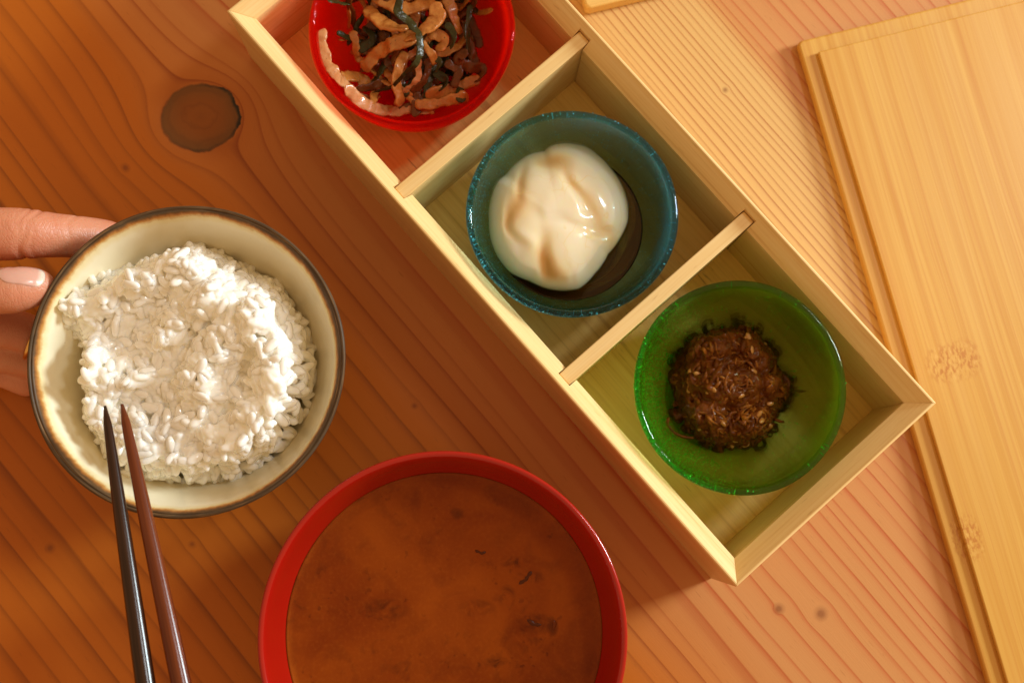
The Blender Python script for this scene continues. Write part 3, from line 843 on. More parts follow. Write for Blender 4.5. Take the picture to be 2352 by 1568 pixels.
EB = [  # bumps and creases in the photo's crop coordinates: x, y, sx, sy, rot, height (mm)
    (1080, 520, 95, 210, -28, 3.2), (820, 520, 150, 130, 20, 2.8), (900, 330, 110, 60, 15, 1.6), (900, 850, 150, 120, 30, 2.6), (560, 780, 70, 150, -25, 1.6), (600, 560, 60, 90, 10, 1.0),
    (690, 760, 40, 70, -20, 1.4), (700, 340, 70, 40, -15, 1.2),
    (980, 560, 26, 150, -32, -2.6), (1090, 740, 60, 24, 25, -1.8), (800, 360, 50, 34, 40, -2.2), (640, 480, 24, 80, 15, -1.6), (600, 680, 20, 90, -12, -1.2), (770, 900, 34, 110, -8, -2.4), (900, 690, 120, 22, 10, -0.8), (930, 1000, 16, 60, -20, -0.8)]
ES = [(800, 360, 70, 46, 40, 0.9), (630, 520, 40, 100, 15, 0.7), (600, 700, 34, 90, -12, 0.5), (770, 890, 60, 110, -8, 0.85), (985, 560, 34, 140, -32, 0.5), (1080, 760, 80, 30, 25, 0.4), (830, 950, 80, 50, 30, 0.6),
      (820, 520, 160, 130, 20, 0.26), (960, 830, 130, 130, 0, 0.22), (1150, 850, 60, 140, 38, 0.55), (640, 640, 80, 80, 0, 0.35), (1215, 560, 24, 130, -14, 0.5)]
DR = []
angs = [(math.atan2(y - EC[1], x - EC[0]), math.hypot(x - EC[0], y - EC[1])) for x, y in OUT]; angs.sort()
AA = [a - 2 * math.pi for a, _ in angs] + [a for a, _ in angs] + [a + 2 * math.pi for a, _ in angs]; AR = [r for _, r in angs] * 3
V, Fc, SA = [], [], []
NT_, NR_ = 168, 64
for j in range(NR_ + 1):
    rho = j / NR_
    for i in range(NT_):
        a = -math.pi + 2 * math.pi * i / NT_
        rad = float(np.interp(a, AA, AR)) * rho
        px, py = EC[0] + rad * math.cos(a), EC[1] + rad * math.sin(a)
        cx, cy = (px / 0.6125 - 1500) / 0.70134, (py / 0.6125 - 350) / 0.70134
        wx, wy = noise.noise(Vector((cx / 130, cy / 130, 5))), noise.noise(Vector((cx / 130, cy / 130, 11)))
        cx += 42 * wx; cy += 42 * wy
        ew = max(0.0, 1 - rho ** 2.6) ** 0.5
        h = 0.0088 * ew
        for (x, y, sx, sy, ro, hh) in EB: h += 0.00056 * hh * gau(cx, cy, x, y, sx, sy, ro) * min(1, (1 - rho) * 5)
        h += 0.00015 * noise.noise(Vector((cx / 90, cy / 90, 0))) * ew
        s = sum(k * gau(cx, cy, x, y, sx, sy, ro) for (x, y, sx, sy, ro, k) in ES)
        z = bz + 0.0178 + h - 0.0005
        w = spot(px, py, z)
        V.append((w.x - EGG_C.x, w.y - EGG_C.y, z - EGG_C.z)); SA.append(min(1.0, 0.55 * s))
for j in range(NR_):
    for i in range(NT_):
        i2 = (i + 1) % NT_
        Fc.append((j * NT_ + i, (j + 1) * NT_ + i, (j + 1) * NT_ + i2, j * NT_ + i2))
# underside, hanging into the broth
base = len(V)
for j in range(1, 9):
    rho = 1 - j / 8
    for i in range(NT_):
        p = V[NR_ * NT_ + i]; V.append((p[0] * (0.25 + 0.75 * rho), p[1] * (0.25 + 0.75 * rho), p[2] - 0.0075 * (1 - rho ** 2))); SA.append(0.4)
for j in range(8):
    for i in range(NT_):
        i2 = (i + 1) % NT_
        A0 = (NR_ * NT_ if j == 0 else base + (j - 1) * NT_); B0 = base + j * NT_
        Fc.append((A0 + i, B0 + i, B0 + i2, A0 + i2))
Fc.append(tuple(base + 7 * NT_ + i for i in range(NT_))[::-1])
egg = mesh('poached_egg', V, Fc, egg_mat(), loc=EGG_C)
at = egg.data.attributes.new('sauce', 'FLOAT', 'POINT'); at.data.foreach_set('value', SA)
tag(egg, 'soft poached egg white streaked with brown soy in the blue glass bowl', 'egg')


def broth_mat(name, tint, sc):
    t = NT(name)
    tr = t.n('BsdfTransparent'); tr.inputs[0].default_value = (*tint, 1)
    df = t.n('BsdfDiffuse'); df.inputs[0].default_value = (*sc, 1)
    m1 = t.n('MixShader'); m1.inputs[0].default_value = 0.10; t.t.links.new(tr.outputs[0], m1.inputs[1]); t.t.links.new(df.outputs[0], m1.inputs[2])
    gl = t.n('BsdfGlossy'); gl.inputs['Roughness'].default_value = 0.03
    fr = t.n('Fresnel'); fr.inputs[0].default_value = 1.36
    m2 = t.n('MixShader'); t.t.links.new(fr.outputs[0], m2.inputs[0]); t.t.links.new(m1.outputs[0], m2.inputs[1]); t.t.links.new(gl.outputs[0], m2.inputs[2])
    t.t.links.new(m2.outputs[0], t.out.inputs[0]); return t.m


gin = [p for p in fine(G_OUT + G_RIM + G_IN)]; gin = gin[gin.index(max(gin, key=lambda q: q[1])):]
BLZ = 0.0152
rr_ = rad_at(gin, BLZ)
inn = [(r - 0.00015, z + 0.0001) for r, z in gin if z < BLZ - 0.0006][::-1]
prof = [(0, inn[0][1])] + inn + [(rr_ - 0.0001, BLZ + 0.0004), (rr_ - 0.0008, BLZ), (rr_ * 0.6, BLZ - 0.0002), (0, BLZ - 0.0002)]
so = mesh('soy_broth', *close_poles(*lathe(prof, 96)), broth_mat('soy_broth', (0.95, 0.76, 0.42), (0.30, 0.11, 0.012)), loc=(blue_bowl.location.x, blue_bowl.location.y, bz))
tag(so, 'thin dark brown soy broth pooled around the egg in the blue bowl', 'sauce')


# ------------------------------------------------------------------ vegetable strips in the red bowl
def food(name, c1, c2, cd, spec=0.25, rough=0.30, sss=0.12, coat=0.55):
    t = NT(name); co = t.coord(); oi = t.n('ObjectInfo').outputs['Random']
    n = t.noise(co, 300.0, 4, 0.65); m = t.noise(co, 900.0, 2)
    c = t.mix(t.ramp(n, [(0.32, 0.0), (0.68, 1.0)]), c1, c2)
    c = t.mix(t.math('MULTIPLY', oi, 0.35), c, cd)
    c = t.mix(t.ramp(m, [(0.70, 0.0), (0.76, 0.85)]), c, (0.03, 0.02, 0.012))
    h = t.math('ADD', t.noise(co, 700.0, 3, 0.6), t.math('MULTIPLY', t.noise(co, 1900.0, 2), 0.5))
    t.pbr(c, rough, t.bump(h, 0.45, 0.0006), Subsurface_Weight=sss, Subsurface_Radius=(0.002, 0.001, 0.0005), Subsurface_Scale=1.0, Coat_Weight=coat, Coat_Roughness=0.05, Specular_IOR_Level=spec)
    return t.m


M_STRIP = food('tan_vegetable', (0.56, 0.235, 0.050), (0.40, 0.125, 0.020), (0.28, 0.08, 0.016))
M_PINK = food('pinkish_vegetable', (0.62, 0.29, 0.12), (0.48, 0.18, 0.055), (0.40, 0.14, 0.04))
M_BROWN = food('dark_brown_strip', (0.17, 0.050, 0.010), (0.10, 0.028, 0.006), (0.08, 0.02, 0.005), 0.2, 0.2, 0.1, 0.12)
M_KELP = food('dark_green_seaweed', (0.055, 0.050, 0.012), (0.026, 0.022, 0.006), (0.020, 0.012, 0.004), 0.2, 0.2, 0.0, 0.12)
rz = red_bowl.location
salad = empty('vegetable_salad', (rz.x, rz.y, rz.z + 0.006)); tag(salad, 'heap of glossy tan vegetable strips with dark seaweed in the red glass bowl', 'salad')


def rc(x, y): return (502.2 + 0.3385 * x, 0.3385 * y)


ST = [  # name, mat, width(crop px), z of the points above the bowl floor (mm), points
    ('T', M_PINK, 84, (18, 17, 16, 14, 13, 13, 14, 15), [(748, 300), (722, 380), (722, 470), (762, 560), (832, 628), (930, 668), (1040, 676), (1105, 660)]),
    ('T', M_PINK, 100, (11, 12, 13, 14, 14), [(890, 710), (1010, 768), (1160, 762), (1310, 742), (1470, 740)]),
    ('T', M_STRIP, 104, (16, 17, 16), [(1370, 715), (1500, 698), (1650, 668)]),
    ('T', M_STRIP, 96, (24, 24, 21, 16), [(1250, 380), (1215, 480), (1212, 590), (1232, 690)]),
    ('T', M_STRIP, 130, (19, 23, 27, 28), [(1005, 450), (1090, 350), (1190, 295), (1310, 255)]),
    ('T', M_STRIP, 120, (22, 25, 27, 28), [(1010, 70), (1080, 130), (1160, 180), (1260, 190)]),
    ('T', M_STRIP, 116, (30, 30, 30, 28), [(1470, 40), (1480, 120), (1410, 200), (1290, 260)]),
    ('T', M_STRIP, 96, (27, 27, 26), [(1440, 230), (1530, 265), (1495, 335)]),
    ('T', M_STRIP, 66, (20, 19, 17, 17), [(915, 235), (930, 330), (945, 400), (1020, 420)]),
    ('T', M_STRIP, 130, (16, 17, 16), [(870, 560), (950, 530), (1010, 600)]),
    ('T', M_STRIP, 110, (14, 16, 17), [(1740, 570), (1610, 600), (1450, 640)]),
    ('B', M_BROWN, 86, (24, 22, 19, 18, 18), [(1690, 340), (1620, 400), (1690, 450), (1790, 480), (1740, 565)]),
    ('T', M_STRIP, 120, (24, 26, 27), [(1080, -20), (1250, 60), (1420, 20)]),
    ('T', M_STRIP, 90, (24, 23, 21), [(1560, 10), (1600, 120), (1630, 210)]),
    ('T', M_PINK, 56, (23, 20, 17), [(1350, 430), (1345, 540), (1270, 610)]),
    ('B', M_BROWN, 70, (20, 19, 17), [(1420, 420), (1410, 520), (1330, 610)]),
    ('T', M_STRIP, 80, (20, 20, 20), [(1490, 360), (1590, 340), (1660, 270)]),
    ('T', M_STRIP, 60, (29, 28, 24), [(1390, 300), (1430, 360), (1470, 420)]),
    ('B', M_BROWN, 80, (21, 20, 18), [(1560, 430), (1620, 480), (1600, 570)]),
    ('K', M_KELP, 80, (33, 33, 32, 32, 32, 31, 27, 22, 18), [(1240, -30), (1215, 80), (1290, 150), (1350, 225), (1368, 320), (1340, 425), (1255, 510), (1180, 585), (1050, 632)]),
    ('K', M_KELP, 90, (19, 20, 20), [(965, 330), (1050, 270), (1000, 200)]),
    ('K', M_KELP, 80, (18, 17, 16), [(1120, 440), (1080, 520), (1040, 560)]),
    ('K', M_KELP, 76, (25, 24, 22), [(1705, 70), (1685, 190), (1700, 330)]),
    ('K', M_KELP, 100, (19, 19, 18), [(1480, 500), (1540, 560), (1500, 610)]),
    ('K', M_KELP, 80, (14, 13, 12), [(1400, 660), (1330, 660), (1260, 650)]),
    ('K', M_KELP, 60, (26, 26, 25), [(1440, 380), (1500, 420), (1480, 480)]),
    ('K', M_KELP, 66, (30, 30, 29), [(1560, 180), (1600, 250), (1580, 320)]),
]
for i in range(170):   # more of the heap, under and behind, up past the frame
    x, y = random.uniform(930, 1700), random.uniform(-560, 640)
    if ((x - 1310) / 450) ** 2 + ((y - 60) / 620) ** 2 > 1: continue
    a = random.uniform(0, 6.28); L = random.uniform(90, 190); c = random.uniform(-60, 60)
    z = random.uniform(9, 17) if y > -60 else random.uniform(9, 28)
    k = random.random()
    ST.append(('T', M_STRIP, random.uniform(40, 70), (z, z + 2, z), [(x - L * math.cos(a), y - L * math.sin(a)), (x + c * math.sin(a), y - c * math.cos(a)), (x + L * math.cos(a), y + L * math.sin(a))]) if k < 0.42 else
              ('B' if k < 0.66 else 'K', M_BROWN if k < 0.66 else M_KELP, random.uniform(50, 100), (z, z + 2, z), [(x - L * math.cos(a), y - L * math.sin(a)), (x + c * math.sin(a), y - c * math.cos(a)), (x + L * math.cos(a), y + L * math.sin(a))]))
for i, (kind, m, w, zs, pts) in enumerate(ST):
    if len(pts) <= 4:   # let the short ones run on a little past their ends
        (x0, y0), (x1, y1), (x2, y2), (x3, y3) = pts[0], pts[1], pts[-2], pts[-1]
        pts = [(x0 + 0.3 * (x0 - x1), y0 + 0.3 * (y0 - y1))] + list(pts[1:-1]) + [(x3 + 0.3 * (x3 - x2), y3 + 0.3 * (y3 - y2))]
    P = []
    for (x, y), zz in zip(pts, zs):
        q = spot(*rc(x, y), rz.z + zz * 0.001)
        d = Vector((q.x - rz.x, q.y - rz.y)); zloc = zz * 0.001
        while d.length > rad_at(gin, zloc) - 0.0022 and zloc < 0.034: zloc += 0.0005
        d *= min(1.0, 0.0325 / max(d.length, 1e-6))
        P.append((d.x, d.y, zloc - 0.006))
    C = spline(P, 0.0006); n = len(C)
    C = C + np.array([[0.0006 * noise.noise(Vector((q[0] * 260, q[1] * 260, i + c_ * 9.0))) for c_ in range(3)] for q in C])
    w *= 0.0000215
    wid = w * (1 + 0.16 * np.sin(np.linspace(0, 5, n) + i)) * np.where(kind == 'K' , 0.9, 1.0)
    if kind == 'K': wid = wid * np.linspace(1.0, 0.45 if len(pts) > 5 else 0.8, n)
    th = wid * (0.27 if kind == 'T' else 0.2)
    wid = wid * (1 + 0.28 * np.array([noise.noise(Vector((k_ * 0.22, i * 3.3, 0))) for k_ in range(n)]))
    V, Fc = sweep(C, wid, th, 18, 0.5 if kind == 'T' else 0.75, twist=random.uniform(-1.0, 1.0) * (2.2 if kind == 'K' else 1), lump=0.00045 if kind == 'T' else 0.0004, freq=520, seed=i * 1.3, taper=0.10)
    mesh({'T': 'vegetable_strip', 'B': 'brown_strip', 'K': 'seaweed_strip'}[kind], V, Fc, m, salad)

# ------------------------------------------------------------------ brown shreds in the green bowl
gz = green_bowl.location
SHC = spot(1688, 888, gz.z + 0.006)
shr = empty('shredded_relish', (SHC.x, SHC.y, gz.z + 0.005)); tag(shr, 'mound of glossy brown shredded seaweed relish with sesame in the green glass bowl', 'relish')
def shred_mat(name, a, b, d):
  t = NT(name); co = t.coord(); oi = t.n('ObjectInfo').outputs['Random']
  c = t.mix(oi, a, b); c = t.mix(t.ramp(t.noise(co, 300.0, 3), [(0.35, 0.0), (0.65, 1.0)]), c, d)
  t.pbr(c, 0.16, t.bump(t.noise(co, 500.0, 3), 0.3, 0.0006), Subsurface_Weight=0.15, Subsurface_Radius=(0.002, 0.0008, 0.0003), Subsurface_Scale=1.0, Coat_Weight=0.18, Coat_Roughness=0.05, Specular_IOR_Level=0.15)
  return t.m


M_SHRED = shred_mat('brown_relish', (0.17, 0.045, 0.006), (0.20, 0.055, 0.007), (0.09, 0.020, 0.003)); M_STRAND = shred_mat('amber_shred', (0.20, 0.060, 0.007), (0.42, 0.155, 0.024), (0.16, 0.042, 0.006))
t = NT('sesame_seed'); t.pbr((0.50, 0.22, 0.05), 0.3, None, Coat_Weight=0.5); M_SES = t.m


def gc(x, y): return (0.6125 * (2200 + x * 0.8289), 0.6125 * (900 + y * 0.8289))


LB = [(580, 470, 120, 80, 0, 12), (760, 500, 90, 120, 0, 11), (640, 640, 170, 120, 0, 13), (830, 650, 70, 80, 0, 10), (560, 790, 120, 90, 0, 10), (740, 820, 110, 90, 0, 10), (480, 640, 70, 120, 0, 8), (900, 660, 60, 50, 0, 5)]
MO = [gc(*p) for p in [(430, 490), (480, 430), (590, 395), (660, 370), (740, 355), (785, 390), (800, 450), (865, 490), (870, 580), (930, 610), (960, 670), (930, 720), (880, 760), (850, 840), (820, 910), (720, 945), (600, 950), (520, 910), (480, 870), (420, 800), (400, 700), (405, 590)]]


def mz(cx, cy):
    return max([1.35 * h * math.exp(-0.5 * (((cx - x) / sx) ** 2 + ((cy - y) / sy) ** 2)) for x, y, sx, sy, _, h in LB] + [2.0]) + 1.5 * noise.noise(Vector((cx / 45, cy / 45, 0)))


rel = Bag(); idx = {}
for i in range(110):
    for j in range(110):
        px, py = 1520 + 290 * i / 109, 715 + 335 * j / 109
        if inside(px, py, MO):
            cx, cy = (px / 0.6125 - 2200) / 0.8289, (py / 0.6125 - 900) / 0.8289
            e = edge_dist(px, py, MO)
            z = gz.z + 0.0050 + 0.001 * mz(cx, cy) * min(1, e / 28) - 0.0006 + 0.0009 * noise.noise(Vector((cx / 17, cy / 17, 3)))
            w = spot(px, py, z); idx[i, j] = len(rel.V); rel.V.append((w.x - SHC.x, w.y - SHC.y, z - gz.z - 0.005))
for (i, j) in list(idx):
    q = [(i, j), (i + 1, j), (i + 1, j + 1), (i, j + 1)]
    if all(k in idx for k in q): rel.F.append(tuple(idx[k] for k in q))
nb = len(rel.V); tf = list(rel.F)
rel.V += [(v[0], v[1], -0.0006) for v in rel.V[:nb]]; rel.F += [tuple(i + nb for i in f[::-1]) for f in tf]
ec = {(f[k], f[(k + 1) % 4]): 1 for f in tf for k in range(4)}
rel.F += [(b, a, a + nb, b + nb) for (a, b) in ec if (b, a) not in ec]


def shred(pts, rad, seed, into=None):
    C = spline(pts, 0.0006)
    V, Fc = sweep(C, rad, rad * 0.62, 7, lump=rad * 0.35, freq=600, seed=seed, taper=0.1, twist=random.uniform(-2, 2))
    if into is not None: return into.add(V, Fc)
    return mesh('shred', V, Fc, M_STRAND, shr)


n_s = 0
while n_s < 270:
    px, py = random.uniform(1520, 1805), random.uniform(715, 1050)
    if not inside(px, py, MO): continue
    a = random.uniform(0, 6.28); P = []
    curl = random.gauss(0, 0.45)
    for k in range(random.randint(6, 13)):
        cx, cy = (px / 0.6125 - 2200) / 0.8289, (py / 0.6125 - 900) / 0.8289
        e = edge_dist(px, py, MO) if inside(px, py, MO) else -4
        z = gz.z + 0.0052 + 0.001 * mz(cx, cy) * max(0, min(1, e / 28)) + random.uniform(-0.0016, 0.0008)
        w = spot(px, py, z); P.append((w.x - SHC.x, w.y - SHC.y, z - gz.z - 0.005))
        st = random.uniform(9, 17); px += st * math.cos(a); py += st * math.sin(a); a += curl + random.gauss(0, 0.28)
        if edge_dist(px, py, MO) < 8 or not inside(px, py, MO): a += 1.6
    if n_s < 160: shred([(p[0], p[1], p[2] - 0.0005) for p in P], random.choice((0.0008, 0.0011, 0.0014, 0.0018)), n_s, rel)
    else: shred([(p[0], p[1], p[2] + 0.0004) for p in P], random.choice((0.0004, 0.0005, 0.0007)), n_s)
    n_s += 1
tmp = mesh('relish_tmp', rel.V, rel.F, M_SHRED)
rmd = tmp.modifiers.new('remesh', 'REMESH'); rmd.mode = 'VOXEL'; rmd.voxel_size = 0.00030; rmd.use_smooth_shade = True
smd = tmp.modifiers.new('smooth', 'SMOOTH'); smd.factor = 0.5; smd.iterations = 3
dg = bpy.context.evaluated_depsgraph_get(); dg.update()
rme = bpy.data.meshes.new_from_object(tmp.evaluated_get(dg)); bpy.data.objects.remove(tmp)
rme.name = 'relish_clump'; rme.materials.clear(); rme.materials.append(M_SHRED); rme.polygons.foreach_set('use_smooth', [True] * len(rme.polygons))
rmass = link(bpy.data.objects.new('relish_clump', rme), shr); rmass['kind'] = 'stuff'
for pts in ([(375, 800), (365, 830), (395, 870), (440, 890), (490, 895)], [(930, 690), (970, 685), (1010, 682)], [(850, 810), (880, 820), (900, 826)]):
    P = []
    for x, y in pts:
        w = spot(*gc(x, y), gz.z + 0.0095); P.append((w.x - SHC.x, w.y - SHC.y, 0.0042))
    shred(P, 0.0006, 999)
V0, F0 = SHAPES[0]
sv = [(v.x * 0.40, v.y * 0.52, v.z * 0.36) for v in V0]
sme = bpy.data.meshes.new('sesame_seed'); sme.from_pydata(sv, [], F0); sme.materials.append(M_SES); sme.polygons.foreach_set('use_smooth', [True] * len(sme.polygons))
k = 0
while k < 22:
    px, py = random.uniform(1530, 1800), random.uniform(720, 1045)
    if not inside(px, py, MO) or edge_dist(px, py, MO) < 6: continue
    cx, cy = (px / 0.6125 - 2200) / 0.8289, (py / 0.6125 - 900) / 0.8289
    z = gz.z + 0.0050 + 0.001 * mz(cx, cy) * min(1, edge_dist(px, py, MO) / 28) + random.uniform(0.0006, 0.0016)
    w = spot(px, py, z); o = bpy.data.objects.new('sesame_seed', sme); link(o, shr)
    o.location = (w.x - SHC.x, w.y - SHC.y, z - gz.z - 0.005); o.rotation_euler = (random.gauss(0, 0.4), random.gauss(0, 0.4), random.uniform(0, 6.28)); k += 1


# ------------------------------------------------------------------ chopsticks
def chop_mat(name, c1, c2):
    t = NT(name); co = t.coord(); x, y, z = t.sep(co)
    n = t.noise(t.comb(t.math('MULTIPLY', x, 14.0), t.math('MULTIPLY', y, 700.0), t.math('MULTIPLY', z, 700.0)), 1.0, 3, 0.6)
    t.pbr(t.mix(t.ramp(n, [(0.35, 0.0), (0.65, 1.0)]), c1, c2), 0.20, t.bump(t.noise(co, 900.0, 2), 0.03, 0.0003), Specular_IOR_Level=0.32)
    return t.m


def chopstick(p0, z0, p1, z1, L, w0, w1, mat, label):
    A, B = spot(*p0, z0), spot(*p1, z1); d = (B - A).normalized()
    n, seg = 40, 16
    V, Fc = [], []
    for i in range(n + 1):
        s = i / n; r = w0 + (w1 - w0) * s ** 0.52
        if i == 0: r *= 0.55
        if i == n: r *= 0.8
        for k in range(seg):
            a = 2 * math.pi * (k + 0.5) / seg
            q = 1 / (abs(math.cos(a)) ** 2.5 + abs(math.sin(a)) ** 2.5) ** (1 / 2.5)
            xx = s * L + (0.0004 if i == 1 else 0)
            V.append((xx, r * q * math.cos(a), r * q * math.sin(a)))
    for i in range(n):
        for k in range(seg):
            k2 = (k + 1) % seg; Fc.append((i * seg + k, i * seg + k2, (i + 1) * seg + k2, (i + 1) * seg + k))
    Fc += [tuple(range(seg))[::-1], tuple(n * seg + k for k in range(seg))]
    o = mesh('chopstick', V, Fc, mat, loc=A)
    o.rotation_mode = 'QUATERNION'
    y = Vector((0, 0, 1)).cross(d).normalized(); z = d.cross(y)
    tl = R(-24)
    y2 = y * math.cos(tl) + z * math.sin(tl); z2 = -y * math.sin(tl) + z * math.cos(tl)
    o.rotation_quaternion = Matrix((d, y2, z2)).transposed().to_quaternion()
    tag(o, label, 'chopstick', 'pair of chopsticks over the rice bowl')


chopstick((241, 932), 0.0675, (334, 1568), 0.081, 0.225, 0.00080, 0.0044, chop_mat('dark_chopstick', (0.016, 0.006, 0.003), (0.050, 0.016, 0.006)), 'darker chopstick on the left of the pair pointing over the rice bowl')
chopstick((280, 928), 0.0675, (416, 1568), 0.081, 0.225, 0.00090, 0.0044, chop_mat('red_brown_chopstick', (0.095, 0.018, 0.005), (0.17, 0.038, 0.010)), 'redder brown chopstick on the right of the pair with a worn patch')


# ------------------------------------------------------------------ hand holding the rice bowl
def skin_mat():
    t = NT('skin'); co = t.coord()
    n = t.noise(co, 45.0, 4, 0.55); p = t.noise(co, 160.0, 3)
    c = t.mix(t.ramp(n, [(0.35, 0.0), (0.65, 1.0)]), (0.66, 0.28, 0.16), (0.58, 0.20, 0.11))
    c = t.mix(t.math('MULTIPLY', p, 0.25), c, (0.68, 0.36, 0.25))
    vo = t.n('TexVoronoi', feature='DISTANCE_TO_EDGE'); vo.inputs['Scale'].default_value = 900; t.put(vo.inputs['Vector'], t.mapping(co, scale=(1, 0.5, 0.7)))
    h = t.math('ADD', t.ramp(vo.outputs['Distance'], [(0.0, 0.0), (0.12, 1.0)]), t.noise(co, 500.0, 3))
    t.pbr(c, 0.42, t.bump(h, 0.28, 0.0003), Subsurface_Weight=0.35, Subsurface_Radius=(0.006, 0.0022, 0.0012), Subsurface_Scale=1.0, Specular_IOR_Level=0.45)
    return t.m


M_SKIN = skin_mat()


def ball(c, r, n=14):
    V, Fc = [], []
    for i in range(n + 1):
        th = math.pi * i / n
        for k in range(n * 2):
            a = math.pi * k / n; V.append((c[0] + r * math.sin(th) * math.cos(a), c[1] + r * math.sin(th) * math.sin(a), c[2] + r * math.cos(th)))
    for i in range(n):
        for k in range(2 * n):
            k2 = (k + 1) % (2 * n); Fc.append((i * 2 * n + k, (i + 1) * 2 * n + k, (i + 1) * 2 * n + k2, i * 2 * n + k2))
    return close_poles(V, Fc)


hb = Bag()


def limb(pts):
    """pts: (px, py, z, radius m)"""
    P = [(*spot(p[0], p[1], p[2]), p[3]) for p in pts]
    C = spline(P, 0.0022)
    for q in C: hb.add(*ball(q[:3], q[3], 9))


# index finger, thumb, middle, ring and little finger, palm, wrist
limb([(-420, 640, 0.036, 0.0135), (-170, 560, 0.050, 0.0105), (-40, 541, 0.054, 0.0095), (52, 537, 0.054, 0.0089), (120, 540, 0.051, 0.0078), (190, 545, 0.046, 0.0074), (250, 553, 0.040, 0.0071), (300, 572, 0.034, 0.0064)])
limb([(-420, 720, 0.040, 0.0150), (-220, 700, 0.052, 0.0115), (-90, 681, 0.058, 0.0086), (-20, 671, 0.0600, 0.0079), (30, 666, 0.0600, 0.0079), (66, 660, 0.0590, 0.0070), (88, 656, 0.0580, 0.0056)])
limb([(-420, 700, 0.028, 0.0135), (-190, 720, 0.030, 0.0100), (-70, 750, 0.031, 0.0080), (10, 752, 0.029, 0.0078), (80, 772, 0.026, 0.0074), (150, 785, 0.020, 0.0072), (230, 800, 0.0115, 0.0066)])
limb([(-420, 780, 0.022, 0.0130), (-190, 810, 0.023, 0.0095), (-80, 806, 0.021, 0.0072), (0, 815, 0.019, 0.0068), (70, 830, 0.0155, 0.0064), (150, 845, 0.011, 0.0070), (230, 860, 0.0085, 0.0062)])
limb([(-420, 860, 0.018, 0.0120), (-230, 860, 0.0175, 0.0085), (-120, 855, 0.015, 0.0066), (-50, 853, 0.012, 0.0060), (0, 855, 0.0095, 0.0055), (60, 875, 0.0082, 0.0058)])
limb([(-150, 620, 0.040, 0.0090), (-260, 680, 0.040, 0.0120), (-420, 740, 0.034, 0.0160)])
limb([(-420, 650, 0.034, 0.0140), (-430, 760, 0.030, 0.0175), (-420, 850, 0.022, 0.0140)])
limb([(-420, 740, 0.032, 0.0180), (-560, 760, 0.032, 0.0200), (-700, 790, 0.032, 0.0220), (-860, 820, 0.032, 0.0240), (-1300, 900, 0.036, 0.0300), (-1900, 1000, 0.040, 0.0360)])
tmp = mesh('hand_tmp', hb.V, hb.F, M_SKIN)
rmd = tmp.modifiers.new('remesh', 'REMESH'); rmd.mode = 'VOXEL'; rmd.voxel_size = 0.00085; rmd.use_smooth_shade = True
smd = tmp.modifiers.new('smooth', 'SMOOTH'); smd.factor = 0.5; smd.iterations = 10
dg = bpy.context.evaluated_depsgraph_get(); dg.update()
hm = bpy.data.meshes.new_from_object(tmp.evaluated_get(dg))
bpy.data.objects.remove(tmp)
hm.name = 'person'; hm.materials.clear(); hm.materials.append(M_SKIN)
n = len(hm.vertices); co = np.empty(n * 3); hm.vertices.foreach_get('co', co); co = co.reshape(-1, 3)
nr = np.empty(n * 3); hm.vertices.foreach_get('normal', nr); nr = nr.reshape(-1, 3)
# joint creases: fine grooves across the finger
for (px, py, dx, dy, z, rad, dep, wd) in [(66, 535, 1, 0.10, 0.054, 0.016, 0.00040, 0.0006), (78, 535, 1, 0.28, 0.054, 0.015, 0.00036, 0.0006), (95, 536, 1, 0.05, 0.052, 0.013, 0.00028, 0.0005), (175, 545, 1, 0.05, 0.047, 0.012, 0.00030, 0.0006),
                                        (55, 535, 1, 0.0, 0.054, 0.015, 0.00024, 0.0004), (-22, 668, 1, 0.1, 0.060, 0.014, 0.00035, 0.0006), (-34, 668, 1, -0.1, 0.060, 0.014, 0.0003, 0.0005)]:
    c = np.array(spot(px, py, z)); d = np.array([dx, -dy, 0.0]); d /= np.linalg.norm(d)
    q = co - c; s = q @ d; s = s + 0.0006 * np.sin(q[:, 1] * 700); near = np.exp(-(np.linalg.norm(q, axis=1) / rad) ** 4)
    co -= nr * (dep * np.exp(-(s / wd) ** 2) * near)[:, None]
hm.vertices.foreach_set('co', co.ravel()); hm.update()
hm.polygons.foreach_set('use_smooth', [True] * len(hm.polygons))
hand = link(bpy.data.objects.new('person', hm))
tag(hand, 'left hand holding the cream rice bowl by its rim, thumbnail facing up', 'person')
# thumbnail, laid over the thumb
bvh = BVHTree.FromPolygons([Vector(v) for v in co], [tuple(p.vertices) for p in hm.polygons])
NC = [(14, 634), (104, 624), (106, 674), (20, 688)]   # the nail's corners: root top, tip top, tip bottom, root bottom
V, Fc, NA = [], [], []
nu, nv = 26, 18
tdir = (spot(104, 650, 0.06) - spot(14, 660, 0.06)).normalized()
nax = Vector((-0.05, 0.55, 0.83)).normalized(); nsd = nax.cross(tdir).normalized()
ctr = spot(57, 648, 0.0610); NLn, NWd = 0.0070, 0.0046
for i in range(nu + 1):
    s = -1 + 2 * i / nu
    for j in range(nv + 1):
        q = -1 + 2 * j / nv
        lim = (1 - abs(s) ** 5 * 0.55) if s < 0 else (1 - abs(s) ** 4 * 0.28)
        ends = 1 - 0.20 * abs(q) ** 2.6 if s > 0 else 1 - 0.12 * q * q
        p = ctr + tdir * (s * NLn * ends) + nsd * (q * lim * NWd)
        o_ = p + nax * 0.02
        hit, nn, _, _ = bvh.ray_cast(o_, -nax)
        base_p = hit if hit is not None else p - nax * 0.002
        V.append(base_p)
Vs = [Vector(v) for v in V]
for _ in range(3):
    for i in range(1, nu):
        for j in range(1, nv):
            k = i * (nv + 1) + j; Vs[k] = (Vs[k - 1] + Vs[k + 1] + Vs[k - nv - 1] + Vs[k + nv + 1]) / 4
V = []
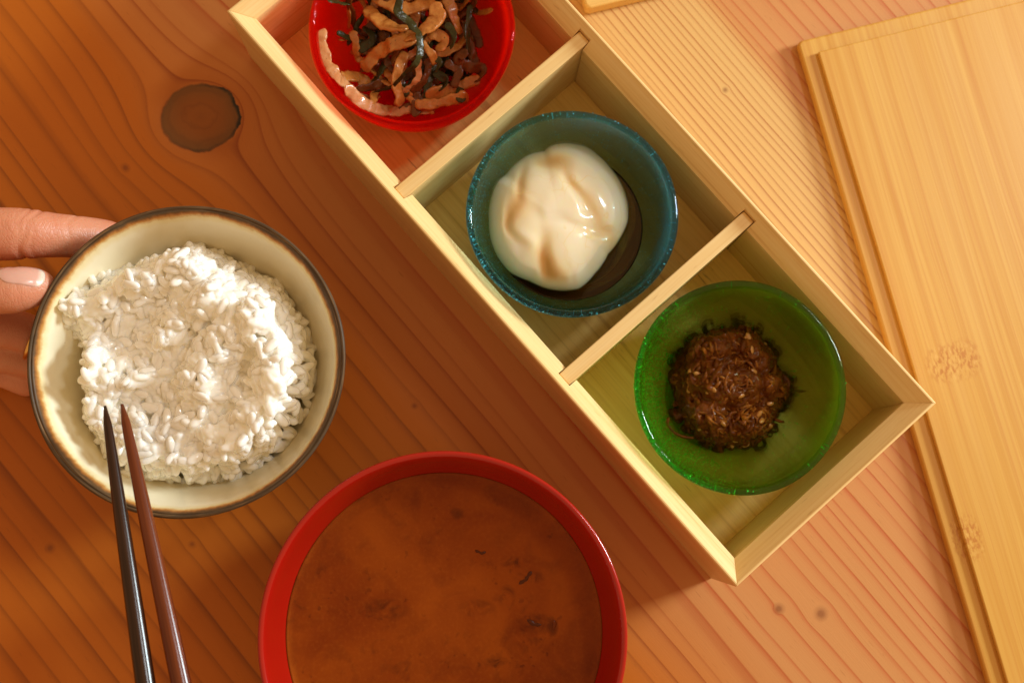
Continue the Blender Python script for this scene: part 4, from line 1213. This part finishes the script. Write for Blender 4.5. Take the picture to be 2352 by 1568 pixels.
for i in range(nu + 1):
    for j in range(nv + 1):
        k = i * (nv + 1) + j; e = min(i, nu - i if i < nu - 1 else 3, j, nv - j)
        V.append(Vs[k] + nax * (0.00012 + 0.00022 * min(1, e / 3))); NA.append(i / nu)
for i in range(nu):
    for j in range(nv):
        k = i * (nv + 1) + j; Fc.append((k, k + 1, k + nv + 2, k + nv + 1))
t = NT('nail'); at_ = t.n('Attribute'); at_.attribute_name = 'along'
c = t.ramp(at_.outputs['Fac'], [(0.0, (0.80, 0.52, 0.42)), (0.12, (0.70, 0.36, 0.29)), (0.86, (0.72, 0.38, 0.30)), (0.94, (0.84, 0.66, 0.54))])
t.pbr(c, 0.25, t.bump(t.noise(t.mapping(t.coord(), scale=(0.2, 1, 1)), 900.0, 2), 0.1, 0.0002), Subsurface_Weight=0.3, Subsurface_Radius=(0.003, 0.0012, 0.0008), Subsurface_Scale=1.0, Coat_Weight=0.4, Coat_Roughness=0.15)
nail = mesh('thumbnail', V, Fc, t.m, hand)
na = nail.data.attributes.new('along', 'FLOAT', 'POINT'); na.data.foreach_set('value', NA)
so_ = nail.modifiers.new('thick', 'SOLIDIFY'); so_.thickness = 0.0005; so_.offset = -1
# thin ring on the middle finger
t = NT('gold'); t.pbr((0.75, 0.45, 0.14), 0.22, None, Metallic=1.0)
rp = spot(76, 771, 0.0262); ax = (spot(100, 795, 0.0245) - spot(10, 765, 0.029)).normalized()
e1 = ax.orthogonal().normalized(); e2 = ax.cross(e1)
C = np.array([[*(e1 * math.cos(a) * 0.0086 + e2 * math.sin(a) * 0.0086)] for a in np.linspace(0, 2 * math.pi, 61)])
Vr, Fr = [], []
for i in range(60):
    d = Vector(C[i]).normalized()
    for k in range(8):
        a = 2 * math.pi * k / 8; Vr.append(Vector(C[i]) + d * 0.0005 * math.cos(a) + ax * 0.0008 * math.sin(a))
for i in range(60):
    for k in range(8):
        k2 = (k + 1) % 8; i2 = (i + 1) % 60; Fr.append((i * 8 + k, i * 8 + k2, i2 * 8 + k2, i2 * 8 + k))
ring = mesh('finger_ring', Vr, Fr, t.m, loc=rp)
tag(ring, 'thin gold ring on the shaded finger below the thumb', 'ring')
